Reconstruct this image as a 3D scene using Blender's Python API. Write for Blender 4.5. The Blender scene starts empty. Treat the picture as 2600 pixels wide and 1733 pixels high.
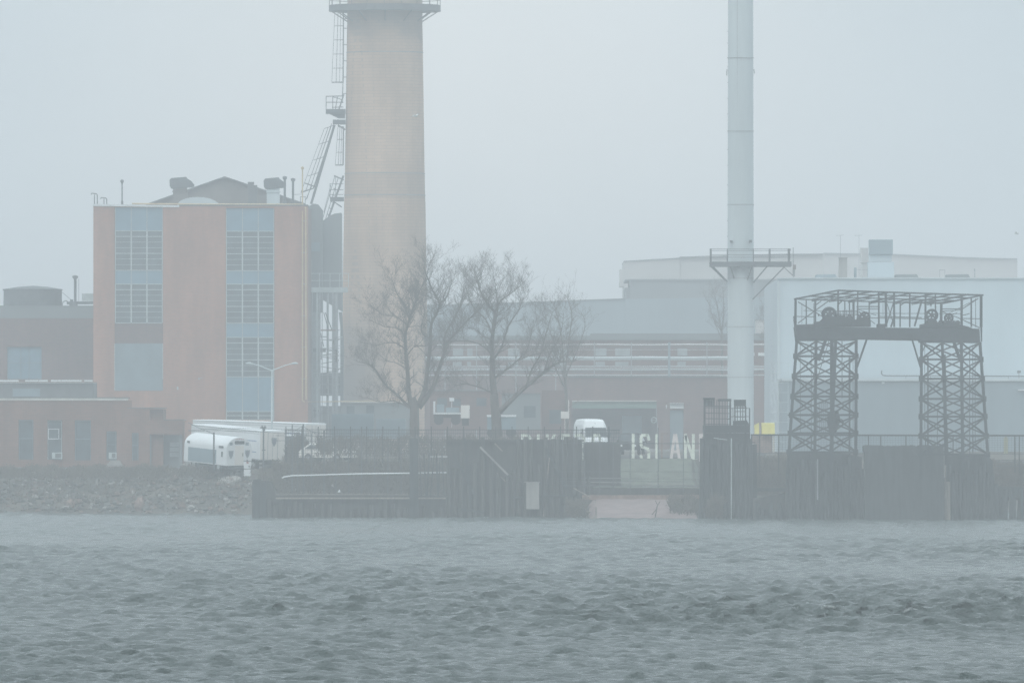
import bpy, math, random
import numpy as np
from mathutils import Vector, Matrix, noise
R = math.radians
random.seed(7)
scn = bpy.context.scene
COL = scn.collection

# ------------------------------------------------------------------ camera, world, sun, exposure
W0, F0, HZ, CZ = 2600.0, 28889.0, 1117.0, 6.0      # picture width, focal length in its pixels, horizon row, eye height
cam = bpy.data.cameras.new('camera'); co = bpy.data.objects.new('camera', cam); COL.objects.link(co)
co.location = (0, 0, CZ); co.rotation_euler = (R(90), 0, 0)
cam.sensor_width = 36; cam.lens = 36 * F0 / W0
cam.shift_y = (HZ - 866.5) / W0
cam.clip_start = 1; cam.clip_end = 20000
scn.camera = co
scn.view_settings.view_transform = 'Standard'; scn.view_settings.look = 'None'
scn.view_settings.gamma = 1; scn.view_settings.exposure = 0.48
SUN_EL, SUN_AZ = 48, 200
w = bpy.data.worlds.new('World'); scn.world = w; w.use_nodes = True
nt = w.node_tree; nt.nodes.clear()
sky = nt.nodes.new('ShaderNodeTexSky'); sky.sky_type = 'NISHITA'; sky.sun_disc = False
sky.sun_elevation = R(SUN_EL); sky.sun_rotation = R(SUN_AZ); sky.dust_density = 6; sky.air_density = 1.2
mixs = nt.nodes.new('ShaderNodeMixRGB'); mixs.inputs[0].default_value = 0.88      # overcast: the blue is veiled by grey cloud
mixs.inputs[2].default_value = (7.42, 7.76, 7.96, 1)
tcw = nt.nodes.new('ShaderNodeTexCoord'); sub = nt.nodes.new('ShaderNodeVectorMath'); sub.operation = 'DISTANCE'; sub.inputs[1].default_value = (-.004, 1, .014)
nrm = nt.nodes.new('ShaderNodeVectorMath'); nrm.operation = 'NORMALIZE'
nt.links.new(tcw.outputs['Generated'], nrm.inputs[0]); nt.links.new(nrm.outputs[0], sub.inputs[0])
glo = nt.nodes.new('ShaderNodeMapRange'); glo.interpolation_type = 'SMOOTHSTEP'; glo.inputs[1].default_value = .060; glo.inputs[2].default_value = 0; glo.inputs[3].default_value = 0; glo.inputs[4].default_value = 1
nt.links.new(sub.outputs['Value'], glo.inputs[0])
cln = nt.nodes.new('ShaderNodeTexNoise'); cln.inputs['Scale'].default_value = 26; cln.inputs['Detail'].default_value = 4; nt.links.new(nrm.outputs[0], cln.inputs[0])
ad2 = nt.nodes.new('ShaderNodeMixRGB'); ad2.blend_type = 'MULTIPLY'; ad2.inputs[0].default_value = 1
gcol = nt.nodes.new('ShaderNodeMixRGB'); gcol.inputs[1].default_value = (.70, .77, .81, 1); gcol.inputs[2].default_value = (1.24, 1.17, 1.11, 1)      # thinner cloud glows warmer toward the middle
nt.links.new(glo.outputs[0], gcol.inputs[0])
clm = nt.nodes.new('ShaderNodeMapRange'); clm.inputs[1].default_value = .3; clm.inputs[2].default_value = .7; clm.inputs[3].default_value = .93; clm.inputs[4].default_value = 1.07; nt.links.new(cln.outputs[0], clm.inputs[0])
ad3 = nt.nodes.new('ShaderNodeMixRGB'); ad3.blend_type = 'MULTIPLY'; ad3.inputs[0].default_value = 1; nt.links.new(gcol.outputs[0], ad3.inputs[1]); nt.links.new(clm.outputs[0], ad3.inputs[2])
bgn = nt.nodes.new('ShaderNodeBackground'); bgn.inputs[1].default_value = 0.10
wo = nt.nodes.new('ShaderNodeOutputWorld')
nt.links.new(sky.outputs[0], mixs.inputs[1]); nt.links.new(mixs.outputs[0], ad2.inputs[1]); spz = nt.nodes.new('ShaderNodeSeparateXYZ'); nt.links.new(nrm.outputs[0], spz.inputs[0])
zen = nt.nodes.new('ShaderNodeMapRange'); zen.inputs[1].default_value = .05; zen.inputs[2].default_value = .8; zen.inputs[3].default_value = 1.0; zen.inputs[4].default_value = 1.9; nt.links.new(spz.outputs[2], zen.inputs[0])   # an overcast sky is brighter overhead
ad4 = nt.nodes.new('ShaderNodeMixRGB'); ad4.blend_type = 'MULTIPLY'; ad4.inputs[0].default_value = 1; nt.links.new(ad3.outputs[0], ad4.inputs[1]); nt.links.new(zen.outputs[0], ad4.inputs[2])
nt.links.new(ad4.outputs[0], ad2.inputs[2]); nt.links.new(ad2.outputs[0], bgn.inputs[0]); nt.links.new(bgn.outputs[0], wo.inputs[0])
sl = bpy.data.lights.new('sun', 'SUN'); sl.energy = 0.6; sl.angle = R(25); sl.color = (1, .97, .93)
so = bpy.data.objects.new('sun', sl); COL.objects.link(so)
so.rotation_euler = (R(90 - SUN_EL), 0, R(180 - SUN_AZ))
scn.cycles.volume_bounces = 3; scn.cycles.max_bounces = 8; scn.cycles.diffuse_bounces = 2; scn.cycles.glossy_bounces = 2
scn.cycles.use_adaptive_sampling = False
scn.cycles.caustics_reflective = False
scn.cycles.use_denoising = True; scn.cycles.denoising_input_passes = 'RGB_ALBEDO_NORMAL'; scn.cycles.denoising_prefilter = 'NONE'

# ------------------------------------------------------------------ helpers
DY = 0.0            # extra distance of the block of things being built
def P(px, py, Y):
    Y += DY; return Vector(((px - 1300) / F0 * Y, Y, CZ - (py - HZ) / F0 * Y))
def ppm(Y): return F0 / (Y + DY)
OFF = {}
def tag(o, label=None, cat=None, group=None, kind=None):
    if label: o['label'] = label
    if cat: o['category'] = cat
    if group: o['group'] = group
    if kind: o['kind'] = kind
    return o
def thing(name, label, cat, loc, group=None, rot=None):
    o = bpy.data.objects.new(name, None); COL.objects.link(o)
    o.location = loc; OFF[o] = Vector(loc); o.empty_display_size = .3
    if rot: o.rotation_euler = rot
    return tag(o, label, cat, group)
class MB:
    def __init__(s): s.v = []; s.f = []
    def add(s, vs, fs):
        n = len(s.v); s.v += [tuple(v) for v in vs]; s.f += [tuple(n + i for i in f) for f in fs]; return s
    def box(s, x0, x1, y0, y1, z0, z1):
        return s.add([(x0,y0,z0),(x1,y0,z0),(x1,y1,z0),(x0,y1,z0),(x0,y0,z1),(x1,y0,z1),(x1,y1,z1),(x0,y1,z1)],
                     [(0,3,2,1),(4,5,6,7),(0,1,5,4),(1,2,6,5),(2,3,7,6),(3,0,4,7)])
    def bx(s, px0, py0, px1, py1, Y, d):
        a = P(px0, py1, Y); b = P(px1, py0, Y); return s.box(a.x, b.x, a.y, a.y + d, a.z, b.z)
    def beam(s, a, b, w, d=None):
        a, b = Vector(a), Vector(b); d = d or w; t = (b - a)
        if t.length < 1e-6: return s
        t.normalize(); up = Vector((0,1,0)) if abs(t.y) < .9 else Vector((1,0,0))
        u = t.cross(up).normalized() * w / 2; v = t.cross(u).normalized() * d / 2
        return s.add([a-u-v,a+u-v,a+u+v,a-u+v,b-u-v,b+u-v,b+u+v,b-u+v],
                     [(0,1,2,3),(7,6,5,4),(0,4,5,1),(1,5,6,2),(2,6,7,3),(3,7,4,0)])
    def pb(s, x0, y0, x1, y1, Y, wpx, Y2=None, d=None):
        w_ = wpx / ppm(Y); return s.beam(P(x0,y0,Y), P(x1,y1,Y2 or Y), w_, d)
    def tube(s, pts, rs, n=6, cap=True):
        pts = [Vector(p) for p in pts]; base = len(s.v); m = len(pts)
        if not hasattr(rs, '__len__'): rs = [rs] * m
        ref = Vector((0,1,0.01)); 
        for i, p in enumerate(pts):
            t = (pts[min(i+1,m-1)] - pts[max(i-1,0)]).normalized()
            rf = ref if abs(t.dot(ref)) < .9 else Vector((1,0,0))
            u = t.cross(rf).normalized(); v = t.cross(u)
            for k in range(n):
                a = 2*math.pi*k/n; s.v.append(tuple(p + (u*math.cos(a) + v*math.sin(a)) * rs[i]))
        for i in range(m-1):
            for k in range(n):
                k2 = (k+1) % n; s.f.append((base+i*n+k, base+i*n+k2, base+(i+1)*n+k2, base+(i+1)*n+k))
        if cap:
            s.f.append(tuple(base+k for k in reversed(range(n)))); s.f.append(tuple(base+(m-1)*n+k for k in range(n)))
        return s
    def prism(s, pix, Y, d):                     # outline given in picture units at distance Y, real depth d
        f = [P(x, y, Y) for x, y in pix]; n = len(f)
        vs = f + [p + Vector((0, d, 0)) for p in f]
        return s.add(vs, [tuple(range(n)), tuple(reversed(range(n, 2*n)))] + [(i, i+n, (i+1)%n+n, (i+1)%n) for i in range(n)])
    def lathe(s, c, prof, n=32, sy=1):
        c = Vector(c); b = len(s.v); m = len(prof)
        for r, z in prof:
            for k in range(n):
                a = 2*math.pi*k/n; s.v.append((c.x + r*math.cos(a), c.y + sy*r*math.sin(a), c.z + z))
        for i in range(m-1):
            for k in range(n):
                k2 = (k+1) % n; s.f.append((b+i*n+k, b+i*n+k2, b+(i+1)*n+k2, b+(i+1)*n+k))
        s.f.append(tuple(b+k for k in reversed(range(n)))); s.f.append(tuple(b+(m-1)*n+k for k in range(n)))
        return s
    def ring(s, c, r, t, axis='Y', n=28, m=6, wobble=0):   # torus
        c = Vector(c); b = len(s.v)
        for i in range(n):
            a = 2*math.pi*i/n
            for k in range(m):
                q = 2*math.pi*k/m; rr = r + t*math.cos(q); h = t*math.sin(q)
                s.v.append(tuple(c + (Vector((rr*math.cos(a), h, rr*math.sin(a))) if axis == 'Y' else Vector((rr*math.cos(a), rr*math.sin(a), h)))))
        for i in range(n):
            for k in range(m):
                i2, k2 = (i+1) % n, (k+1) % m; s.f.append((b+i*m+k, b+i2*m+k, b+i2*m+k2, b+i*m+k2))
        return s
    def mesh(s, name, off=None):
        me = bpy.data.meshes.new(name); v = s.v
        if off is not None: v = [(a-off.x, b-off.y, c-off.z) for a, b, c in s.v]
        me.from_pydata(v, [], s.f); me.update(); return me
    def build(s, name, m, parent=None, smooth=False, raw=False, label=None, bevel=0):
        root = parent
        while root is not None and root.parent is not None: root = root.parent
        me = s.mesh(name, None if raw or root is None else OFF.get(root))
        me.materials.append(m)
        if smooth: me.shade_smooth()
        o = bpy.data.objects.new(name, me); COL.objects.link(o); o.parent = parent
        if label: o['label'] = label
        if bevel:
            b = o.modifiers.new('bevel', 'BEVEL'); b.width = bevel; b.segments = 2; b.limit_method = 'ANGLE'
        return o
    def single(s, name, m, label, cat, group=None, smooth=False, bevel=0):
        xs, ys, zs = zip(*s.v); c = Vector(((min(xs)+max(xs))/2, (min(ys)+max(ys))/2, min(zs)))
        me = s.mesh(name, c); me.materials.append(m)
        if smooth: me.shade_smooth()
        o = bpy.data.objects.new(name, me); COL.objects.link(o); o.location = c; OFF[o] = c
        if bevel:
            b = o.modifiers.new('bevel', 'BEVEL'); b.width = bevel; b.segments = 2; b.limit_method = 'ANGLE'
        return tag(o, label, cat, group)
    def struct(s, name, m, smooth=False):
        o = s.build(name, m, None, smooth, raw=True); o['kind'] = 'structure'; return o

def mat(name, col, rough=.8, var=.25, scale=1.2, stretch=(1,1,1), metal=0, col2=None, bump=0, detail=6, spec=.3):
    m = bpy.data.materials.new(name); m.use_nodes = True; t = m.node_tree; n = t.nodes; b = n['Principled BSDF']
    b.inputs['Roughness'].default_value = rough; b.inputs['Metallic'].default_value = metal
    b.inputs['Specular IOR Level'].default_value = spec
    tc = n.new('ShaderNodeTexCoord'); mp = n.new('ShaderNodeMapping'); mp.inputs['Scale'].default_value = stretch
    nz = n.new('ShaderNodeTexNoise'); nz.inputs['Scale'].default_value = scale; nz.inputs['Detail'].default_value = detail; nz.inputs['Roughness'].default_value = .62
    cr = n.new('ShaderNodeValToRGB'); c1 = [c*(1-var) for c in col] + [1]; c2 = [min(1, c*(1+var)) for c in (col2 or col)] + [1]
    cr.color_ramp.elements[0].position = .32; cr.color_ramp.elements[1].position = .68
    cr.color_ramp.elements[0].color = c1; cr.color_ramp.elements[1].color = c2
    t.links.new(tc.outputs['Object'], mp.inputs[0]); t.links.new(mp.outputs[0], nz.inputs[0]); t.links.new(nz.outputs[0], cr.inputs[0])
    t.links.new(cr.outputs[0], b.inputs['Base Color'])
    if bump:
        bp = n.new('ShaderNodeBump'); bp.inputs['Strength'].default_value = bump; bp.inputs['Distance'].default_value = .05
        t.links.new(nz.outputs[0], bp.inputs['Height']); t.links.new(bp.outputs[0], b.inputs['Normal'])
    return m
def brick(name, c1, c2, mortar, bw=.42, bh=.15, stain=.35, streak=(.5,.5,.12)):
    m = bpy.data.materials.new(name); m.use_nodes = True; t = m.node_tree; n = t.nodes; b = n['Principled BSDF']
    b.inputs['Roughness'].default_value = .9; b.inputs['Specular IOR Level'].default_value = .2
    tc = n.new('ShaderNodeTexCoord'); sp = n.new('ShaderNodeSeparateXYZ'); ad = n.new('ShaderNodeMath'); ad.operation = 'ADD'; cb = n.new('ShaderNodeCombineXYZ')
    t.links.new(tc.outputs['Object'], sp.inputs[0]); t.links.new(sp.outputs[0], ad.inputs[0]); t.links.new(sp.outputs[1], ad.inputs[1])
    t.links.new(ad.outputs[0], cb.inputs[0]); t.links.new(sp.outputs[2], cb.inputs[1])
    br = n.new('ShaderNodeTexBrick'); br.inputs['Scale'].default_value = 1; br.inputs['Brick Width'].default_value = bw; br.inputs['Row Height'].default_value = bh
    br.inputs['Mortar Size'].default_value = .014 if bh < .3 else .03; br.inputs['Color1'].default_value = (*c1, 1); br.inputs['Color2'].default_value = (*c2, 1); br.inputs['Mortar'].default_value = (*mortar, 1)
    t.links.new(cb.outputs[0], br.inputs[0])
    mp = n.new('ShaderNodeMapping'); mp.inputs['Scale'].default_value = streak
    nz = n.new('ShaderNodeTexNoise'); nz.inputs['Scale'].default_value = 1.0; nz.inputs['Detail'].default_value = 8; nz.inputs['Roughness'].default_value = .6
    t.links.new(tc.outputs['Object'], mp.inputs[0]); t.links.new(mp.outputs[0], nz.inputs[0])
    mr = n.new('ShaderNodeMapRange'); mr.inputs[1].default_value = .3; mr.inputs[2].default_value = .75; mr.inputs[3].default_value = 1 - stain; mr.inputs[4].default_value = 1 + stain*.35
    t.links.new(nz.outputs[0], mr.inputs[0])
    mx = n.new('ShaderNodeMixRGB'); mx.blend_type = 'MULTIPLY'; mx.inputs[0].default_value = 1
    t.links.new(br.outputs[0], mx.inputs[1]); t.links.new(mr.outputs[0], mx.inputs[2]); t.links.new(mx.outputs[0], b.inputs['Base Color'])
    return m
M = dict(
    red = brick('red_brick', (.43,.185,.11), (.36,.155,.09), (.33,.23,.17)),
    brown_brick = brick('brown_brick', (.25,.115,.075), (.19,.09,.058), (.22,.17,.14)),
    dark_brick = brick('dark_brick', (.20,.10,.08), (.15,.08,.065), (.17,.13,.12)),
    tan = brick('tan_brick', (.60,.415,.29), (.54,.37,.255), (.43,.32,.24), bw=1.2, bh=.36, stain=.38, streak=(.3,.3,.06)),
    blue = mat('blue_panel', (.13,.235,.30), .5, .12, .6),
    bluegrey = mat('blue_grey_panel', (.17,.23,.255), .6, .15, .5),
    glass = mat('window_glass', (.05,.075,.085), .12, .45, .9, spec=.6),
    paleglass = mat('pale_glass', (.30,.33,.33), .3, .3, .8),
    mull = mat('mullion_paint', (.42,.47,.46), .6, .15, 2),
    white = mat('white_paint', (.66,.68,.68), .45, .08, .5, (1,1,.3)),
    cream = mat('cream_paint', (.66,.63,.58), .5, .08, .6, (1,1,.3)),
    pale = mat('pale_metal', (.50,.56,.57), .5, .12, .3, (1,1,.15)),
    palewall = mat('pale_cladding', (.47,.545,.575), .6, .10, .12, (1,1,.3)),
    midwall = mat('grey_cladding', (.215,.275,.30), .7, .12, .15, (1,1,.4)),
    greywall = mat('grey_wall', (.17,.19,.19), .8, .15, .1, (1,1,.4)),
    farwhite = mat('far_white', (.50,.49,.47), .7, .08, .1),
    coping = mat('stone_coping', (.50,.48,.43), .8, .2, 1),
    steel = mat('rusted_dark_steel', (.020,.026,.029), .75, .45, 1.5, spec=.15),
    steel2 = mat('grey_steel', (.075,.085,.09), .6, .3, 1.2),
    galv = mat('galvanised', (.30,.32,.32), .5, .2, 2),
    timber = mat('wet_timber', (.034,.040,.040), .9, .5, 1.2, (3,3,.4), bump=.3),
    timber2 = mat('weathered_timber', (.052,.050,.044), .9, .45, 1.0, (3,3,.4), bump=.3),
    timber3 = mat('pale_timber', (.26,.23,.19), .9, .35, 2, (3,3,.5)),
    yellow = mat('yellow_paint', (.75,.68,.20), .6, .15, 1),
    dullyellow = mat('dull_yellow_paint', (.30,.29,.17), .7, .2, 1),
    gasyellow = mat('yellow_pipe_paint', (.52,.40,.22), .5, .15, 1),
    roof = mat('dark_roofing', (.11,.115,.115), .9, .3, .5),
    roofbrown = mat('brown_roofing', (.15,.135,.12), .9, .2, .5),
    bark = mat('wet_bark', (.090,.073,.060), .95, .4, 3, (1,1,.3)),
    tyre = mat('tyre_rubber', (.02,.02,.02), .9, .2, 3),
    cargrey = mat('grey_car_paint', (.10,.11,.12), .3, .1, 1, spec=.5),
    carglass = mat('car_glass', (.03,.04,.045), .1, .2, 1, spec=.6),
    shield = mat('emblem_grey', (.22,.25,.26), .6, .1, 2),
    shieldrim = mat('emblem_rim', (.12,.14,.17), .6, .1, 2),
    stripe = mat('blue_stripe', (.12,.20,.34), .6, .1, 2),
    soil = mat('muddy_ground', (.05,.048,.04), .95, .45, .35, col2=(.085,.075,.06), bump=.5),
    grass = mat('rough_grass', (.10,.112,.085), .95, .35, 1.0, bump=.6),
    sand = mat('gravelly_beach', (.215,.165,.155), .95, .25, .8, (1,3,1), bump=.4),
    rock = mat('wet_rock', (.085,.083,.075), .85, .6, 1.2, bump=.4),
    rockred = mat('brick_rubble', (.24,.17,.14), .9, .35, 2, bump=.4),
    rubblebrown = mat('brown_rubble', (.15,.11,.09), .9, .45, 2, bump=.4),
    rockpale = mat('concrete_rubble', (.36,.34,.31), .9, .3, 2, bump=.4),
    concrete = mat('concrete', (.27,.26,.24), .9, .25, 1, (1,1,.3)),
    asphalt = mat('asphalt', (.05,.052,.055), .9, .3, .4),
    letterw = mat('faded_letter_paint', (.68,.72,.62), .8, .2, 2),
    letterp = mat('faded_pinkish_paint', (.64,.57,.54), .8, .2, 2),
    plastic = mat('red_plastic', (.32,.10,.09), .5, .1, 2),
    feather = mat('white_feathers', (.72,.72,.70), .8, .06, 8),
    featherg = mat('grey_feathers', (.16,.17,.18), .8, .1, 8),
    brush = mat('dead_brush', (.085,.072,.055), .95, .4, 1),
    green = mat('dull_green_paint', (.13,.21,.17), .6, .15, 1),
)

# ------------------------------------------------------------------ water
def build_water():
    rng = np.random.default_rng(5)
    ys = [-60., 20., 90., 150.]; y = 200.
    while y < 900: ys.append(y); y += 0.15 + 0.28 * max(0, (y - 280)) / 600
    while y < 1100: ys.append(y); y += 1.2
    ys += [1300., 1800., 3000., 5900.]
    ys = np.array(ys)
    inner = np.linspace(-.056, .056, 760); out = np.array([.062,.07,.08,.095,.12,.16,.22,.35,.6,1.2,3.0])
    us = np.concatenate([-out[::-1], inner, out])
    X = us[None, :] * np.clip(ys, 200, 1000)[:, None]; Y = np.repeat(ys[:, None], len(us), 1)
    h = np.zeros_like(X); dx = np.zeros_like(X); dyy = np.zeros_like(X)
    X = X.astype(np.float32); Y = Y.astype(np.float32)
    du = .112/760; cell = np.maximum(du*np.clip(Y,200,1000), (0.15+0.28*np.clip(Y-280,0,700)/600)).astype(np.float32)
    for i in range(180):
        lam = 0.45 * (9/0.45) ** rng.random(); k = 2*math.pi/lam
        th = R(-90) + rng.normal(0, .5) + .2
        a = 0.0080 * lam ** 0.35 * (1 if lam < 2.2 else (2.2/lam)**.75) * rng.uniform(.5, 1.3)
        ph = rng.random() * 2*math.pi
        fade = np.clip(lam/(cell*2.2) - .6, 0, 1)
        q = (X*np.float32(k*math.cos(th)) + Y*np.float32(k*math.sin(th))) + np.float32(ph)
        h += a*fade*np.cos(q); dx -= a*fade*math.cos(th)*np.sin(q)*1.1; dyy -= a*fade*math.sin(th)*np.sin(q)*1.1
    # gusts: patches of rougher and smoother water
    g = np.zeros_like(X)
    for i in range(26):
        lam = rng.uniform(25, 160); th = rng.uniform(0, math.pi*2)
        g += np.cos(2*math.pi/lam*(X*math.cos(th)*.9 + Y*math.sin(th)*.45) + rng.random()*6.28)
    g = .95 + .085*g
    g = np.clip(g, .45, 1.6) * (1 - .22*np.clip((Y-480)/330, 0, 1))
    side = np.clip(1 - (np.abs(us) - .056)/.05, 0, 1)[None, :] * np.ones_like(X)
    amp = g*side*np.where((Y < 160) | (Y > 1090), 0, 1)
    h *= amp; dx *= amp; dyy *= amp
    top = np.clip((h - .27)/.04, 0, 1)
    # broken white water where the swell slaps the piers and the shore
    edge = np.interp(X, [-60,-42,-22,-20.2,-20,5.4,6,14,14.6,15,38.5,39,60], [935,931,920,919,874,874,866,866,866,849,849,849,849])
    de = edge - Y; rs2 = rng.random(X.shape[1]); n1 = np.interp(np.arange(X.shape[1]), np.arange(0, X.shape[1], 5), rng.random(len(range(0, X.shape[1], 5))))[None, :]
    top = np.maximum(top, np.where((de > -1.5) & (de < 2.2), np.clip((n1 - .62)/.12, 0, 1), 0))
    co_ = np.stack([X + dx, Y + dyy, h + .10*np.maximum(h, 0)], -1).reshape(-1, 3)
    r, c = X.shape
    idx = np.arange(r*c).reshape(r, c)
    f = np.stack([idx[:-1, :-1], idx[:-1, 1:], idx[1:, 1:], idx[1:, :-1]], -1).reshape(-1, 4)
    me = bpy.data.meshes.new('water')
    me.vertices.add(len(co_)); me.vertices.foreach_set('co', co_.astype(np.float32).ravel())
    me.loops.add(f.size); me.loops.foreach_set('vertex_index', f.astype(np.int32).ravel())
    me.polygons.add(len(f)); me.polygons.foreach_set('loop_start', np.arange(0, f.size, 4, dtype=np.int32))
    me.polygons.foreach_set('loop_total', np.full(len(f), 4, dtype=np.int32))
    me.update(calc_edges=True); me.shade_smooth()
    at = me.attributes.new('foam', 'FLOAT', 'POINT'); at.data.foreach_set('value', top.astype(np.float32).ravel())
    m = bpy.data.materials.new('river_water'); m.use_nodes = True; t = m.node_tree; n = t.nodes; b = n['Principled BSDF']
    b.inputs['IOR'].default_value = 1.33; b.inputs['Roughness'].default_value = .10; b.inputs['Specular IOR Level'].default_value = .5
    tc = n.new('ShaderNodeTexCoord'); mp = n.new('ShaderNodeMapping'); mp.inputs['Scale'].default_value = (.7, 1.3, 1)
    nz = n.new('ShaderNodeTexNoise'); nz.inputs['Scale'].default_value = 2.6; nz.inputs['Detail'].default_value = 6; nz.inputs['Roughness'].default_value = .68
    t.links.new(tc.outputs['Object'], mp.inputs[0]); t.links.new(mp.outputs[0], nz.inputs[0])
    bp = n.new('ShaderNodeBump'); bp.inputs['Strength'].default_value = 1.0; bp.inputs['Distance'].default_value = .42
    t.links.new(nz.outputs[0], bp.inputs['Height']); t.links.new(bp.outputs[0], b.inputs['Normal'])
    av = n.new('ShaderNodeAttribute'); av.attribute_name = 'foam'
    n2 = n.new('ShaderNodeTexNoise'); n2.inputs['Scale'].default_value = 3.5; n2.inputs['Detail'].default_value = 6; t.links.new(tc.outputs['Object'], n2.inputs[0])
    mr = n.new('ShaderNodeMapRange'); mr.inputs[1].default_value = .50; mr.inputs[2].default_value = .62
    t.links.new(n2.outputs[0], mr.inputs[0])
    mu = n.new('ShaderNodeMath'); mu.operation = 'MULTIPLY'; t.links.new(av.outputs['Fac'], mu.inputs[0]); t.links.new(mr.outputs[0], mu.inputs[1])
    mx = n.new('ShaderNodeMixRGB'); mx.inputs[1].default_value = (.058, .082, .074, 1); mx.inputs[2].default_value = (.62, .66, .66, 1)
    t.links.new(mu.outputs[0], mx.inputs[0]); t.links.new(mx.outputs[0], b.inputs['Base Color'])
    me.materials.append(m)
    o = bpy.data.objects.new('water', me); COL.objects.link(o); o['kind'] = 'structure'
build_water()

# ------------------------------------------------------------------ ground
def lerp_tab(x, tab):
    if x <= tab[0][0]: return tab[0][1]
    for (a, b), (c, d) in zip(tab, tab[1:]):
        if x <= c: return b + (d - b) * (x - a) / (c - a)
    return tab[-1][1]
SHORE = [(-400, 960), (-60, 936), (-42, 932), (-22, 921), (-19, 903), (-3, 897), (4, 889), (6.3, 868), (14, 868), (15.2, 880), (33, 886), (35, 960), (60, 965), (400, 950)]
TOPZ = [(-24, 3.5), (-17, 3.7), (-10, 4.7), (4, 4.8), (6, 4.5), (14.5, 4.5), (17, 4.9), (60, 4.9)]
def ground_z(x, y):
    d = y - lerp_tab(x, SHORE); tz = lerp_tab(x, TOPZ)
    if 5.8 < x < 14.8:                                   # the cove: beach, then the bank with the letters
        prof = [(-40, -1.5), (0, 0), (4, .9), (8.5, 1.45), (9.0, 2.3), (11.5, 2.45), (19, tz), (60, 5.0)]
    elif x < -16: prof = [(-40, -1.8), (0, 0), (3, .9), (11, 2.6), (16, tz), (150, tz + .05), (240, 3.9), (330, 4.9)]
    else: prof = [(-40, -1.8), (0, .1), (8, 1.6), (16, tz), (60, 5.0)]
    z = lerp_tab(d, prof)
    amp = .26 if (0 < d < 18 and not 5.8 < x < 14.8) else .05
    if d > 40: amp = .03
    if d > (330 if x < -16 else 90): z = 4.9
    return z + amp * (noise.noise(Vector((x*.9, y*.6, 3.1))) + .6*noise.noise(Vector((x*2.3, y*1.7, 1.2))))
def build_ground():
    xs = [-3200, -1200, -500, -200, -110, -75]; x = -62.
    while x < 62: xs.append(x); x += .45
    xs += [75, 110, 200, 500, 1200, 3200]
    ys = []; y = 826.
    while y < 985: ys.append(y); y += .9
    ys += [1000, 1030, 1060, 1080, 1110, 1150, 1200, 1500, 2200, 3500, 6000]
    b = MB(); n = len(xs)
    b.v = [(x, y, ground_z(x, y)) for y in ys for x in xs]
    b.f = [(j*n+i, j*n+i+1, (j+1)*n+i+1, (j+1)*n+i) for j in range(len(ys)-1) for i in range(n-1)]
    b.struct('ground', M['soil'], True)
    def sheet(name, m, x0, x1, y0, y1, st, lift=.03):
        s = MB(); nx = int((x1-x0)/st)+1; ny = int((y1-y0)/st)+1
        s.v = [(x0+i*st, y0+j*st, ground_z(x0+i*st, y0+j*st)+lift) for j in range(ny) for i in range(nx)]
        s.f = [(j*nx+i, j*nx+i+1, (j+1)*nx+i+1, (j+1)*nx+i) for j in range(ny-1) for i in range(nx-1)]
        s.struct(name, m, True)
    sheet('beach', M['sand'], 5.9, 14.7, 864, 876.8, .35)
    sheet('grass_bank', M['grass'], 5.9, 14.7, 877.2, 890, .35)
    sheet('parking_lot', M['asphalt'], -46, -12, 950, 1018, 1.5, .06)
    sheet('road', M['asphalt'], 2, 20, 893, 903, .9, .06)
build_ground()

# ------------------------------------------------------------------ main brick powerhouse
DY = 220.0
def window_strip(root, x0, x1, Y, rows, wall_y):
    """rows: (kind, top, bottom). Blue spandrels and glazed bands between steel mullions."""
    cols = [x0, x0 + (x1-x0)*.34, x0 + (x1-x0)*.67, x1]
    for kind, t, b_ in rows:
        if kind == 's':
            for a, c in zip(cols, cols[1:]):
                m = MB(); m.bx(a+1, t+.8, c-1, b_-.8, Y+.16, .08); m.build('spandrel_panel', M['blue'], root)
        else:
            f = MB()
            for k, c in enumerate(cols):
                wd = 3.4 if 0 < k < 3 else 2.0
                cc = c + (1 if k == 0 else -1 if k == 3 else 0)
                f.bx(cc-wd/2, t, cc+wd/2, b_, Y+.05, .12)
            n = max(2, round((b_-t)/14.2)); bold = {0, 1, n//2+1, n}
            for k in range(n+1):
                yy = t + (b_-t)*k/n; hw = .95 if k in bold else .5
                for a, c in zip(cols, cols[1:]): f.bx(a+2.0, yy-hw, c-2.0, yy+hw, Y+.09, .05)
            w_ = f.build('window', M['mull'], root)
            for a, c in zip(cols, cols[1:]):
                g = MB(); g.bx(a+1, t, c-1, b_, Y+.19, .04); g.build('pane', M['glass'], w_)
    for k, c in enumerate(cols):
        tr = MB(); e = .7 if k == 0 else -.7 if k == 3 else 0; tr.bx(c-.7+e, rows[0][1], c+.7+e, rows[-1][2], Y+.11, .045); tr.build('mullion', M['mull'], root)
Y = 960
pw = thing('powerhouse', 'tall red brick powerhouse with two full-height blue panelled window strips', 'building', P(508, 1190, Y))
b = MB()
b.bx(237, 522, 291, 1192, Y, .6); b.bx(414, 522, 573, 1192, Y, .6); b.bx(697, 522, 782, 1192, Y, .6)
b.bx(291, 992, 414, 1192, Y+.003, .597); b.bx(291, 522, 414, 526, Y+.002, .598); b.bx(573, 522, 697, 527.5, Y+.002, .598)
b.bx(573, 1066, 697, 1192, Y+.003, .597)
b.build('wall', M['red'], pw)
b = MB(); b.bx(238, 523, 781, 1191, Y+.61, 22); b.build('inner_wall', M['dark_brick'], pw)
b = MB(); b.bx(291.5, 820.5, 413.5, 871, Y+.22, .3); b.build('recessed_brick_panel', M['dark_brick'], pw)
b = MB(); b.bx(291.5, 871.5, 413.5, 991, Y+.18, .3)
for k in range(1, 9): b.bx(292, 871+k*13.3, 412, 871.6+k*13.3, Y+.16, .03)
b.build('roll_shutter', M['bluegrey'], pw)
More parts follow.
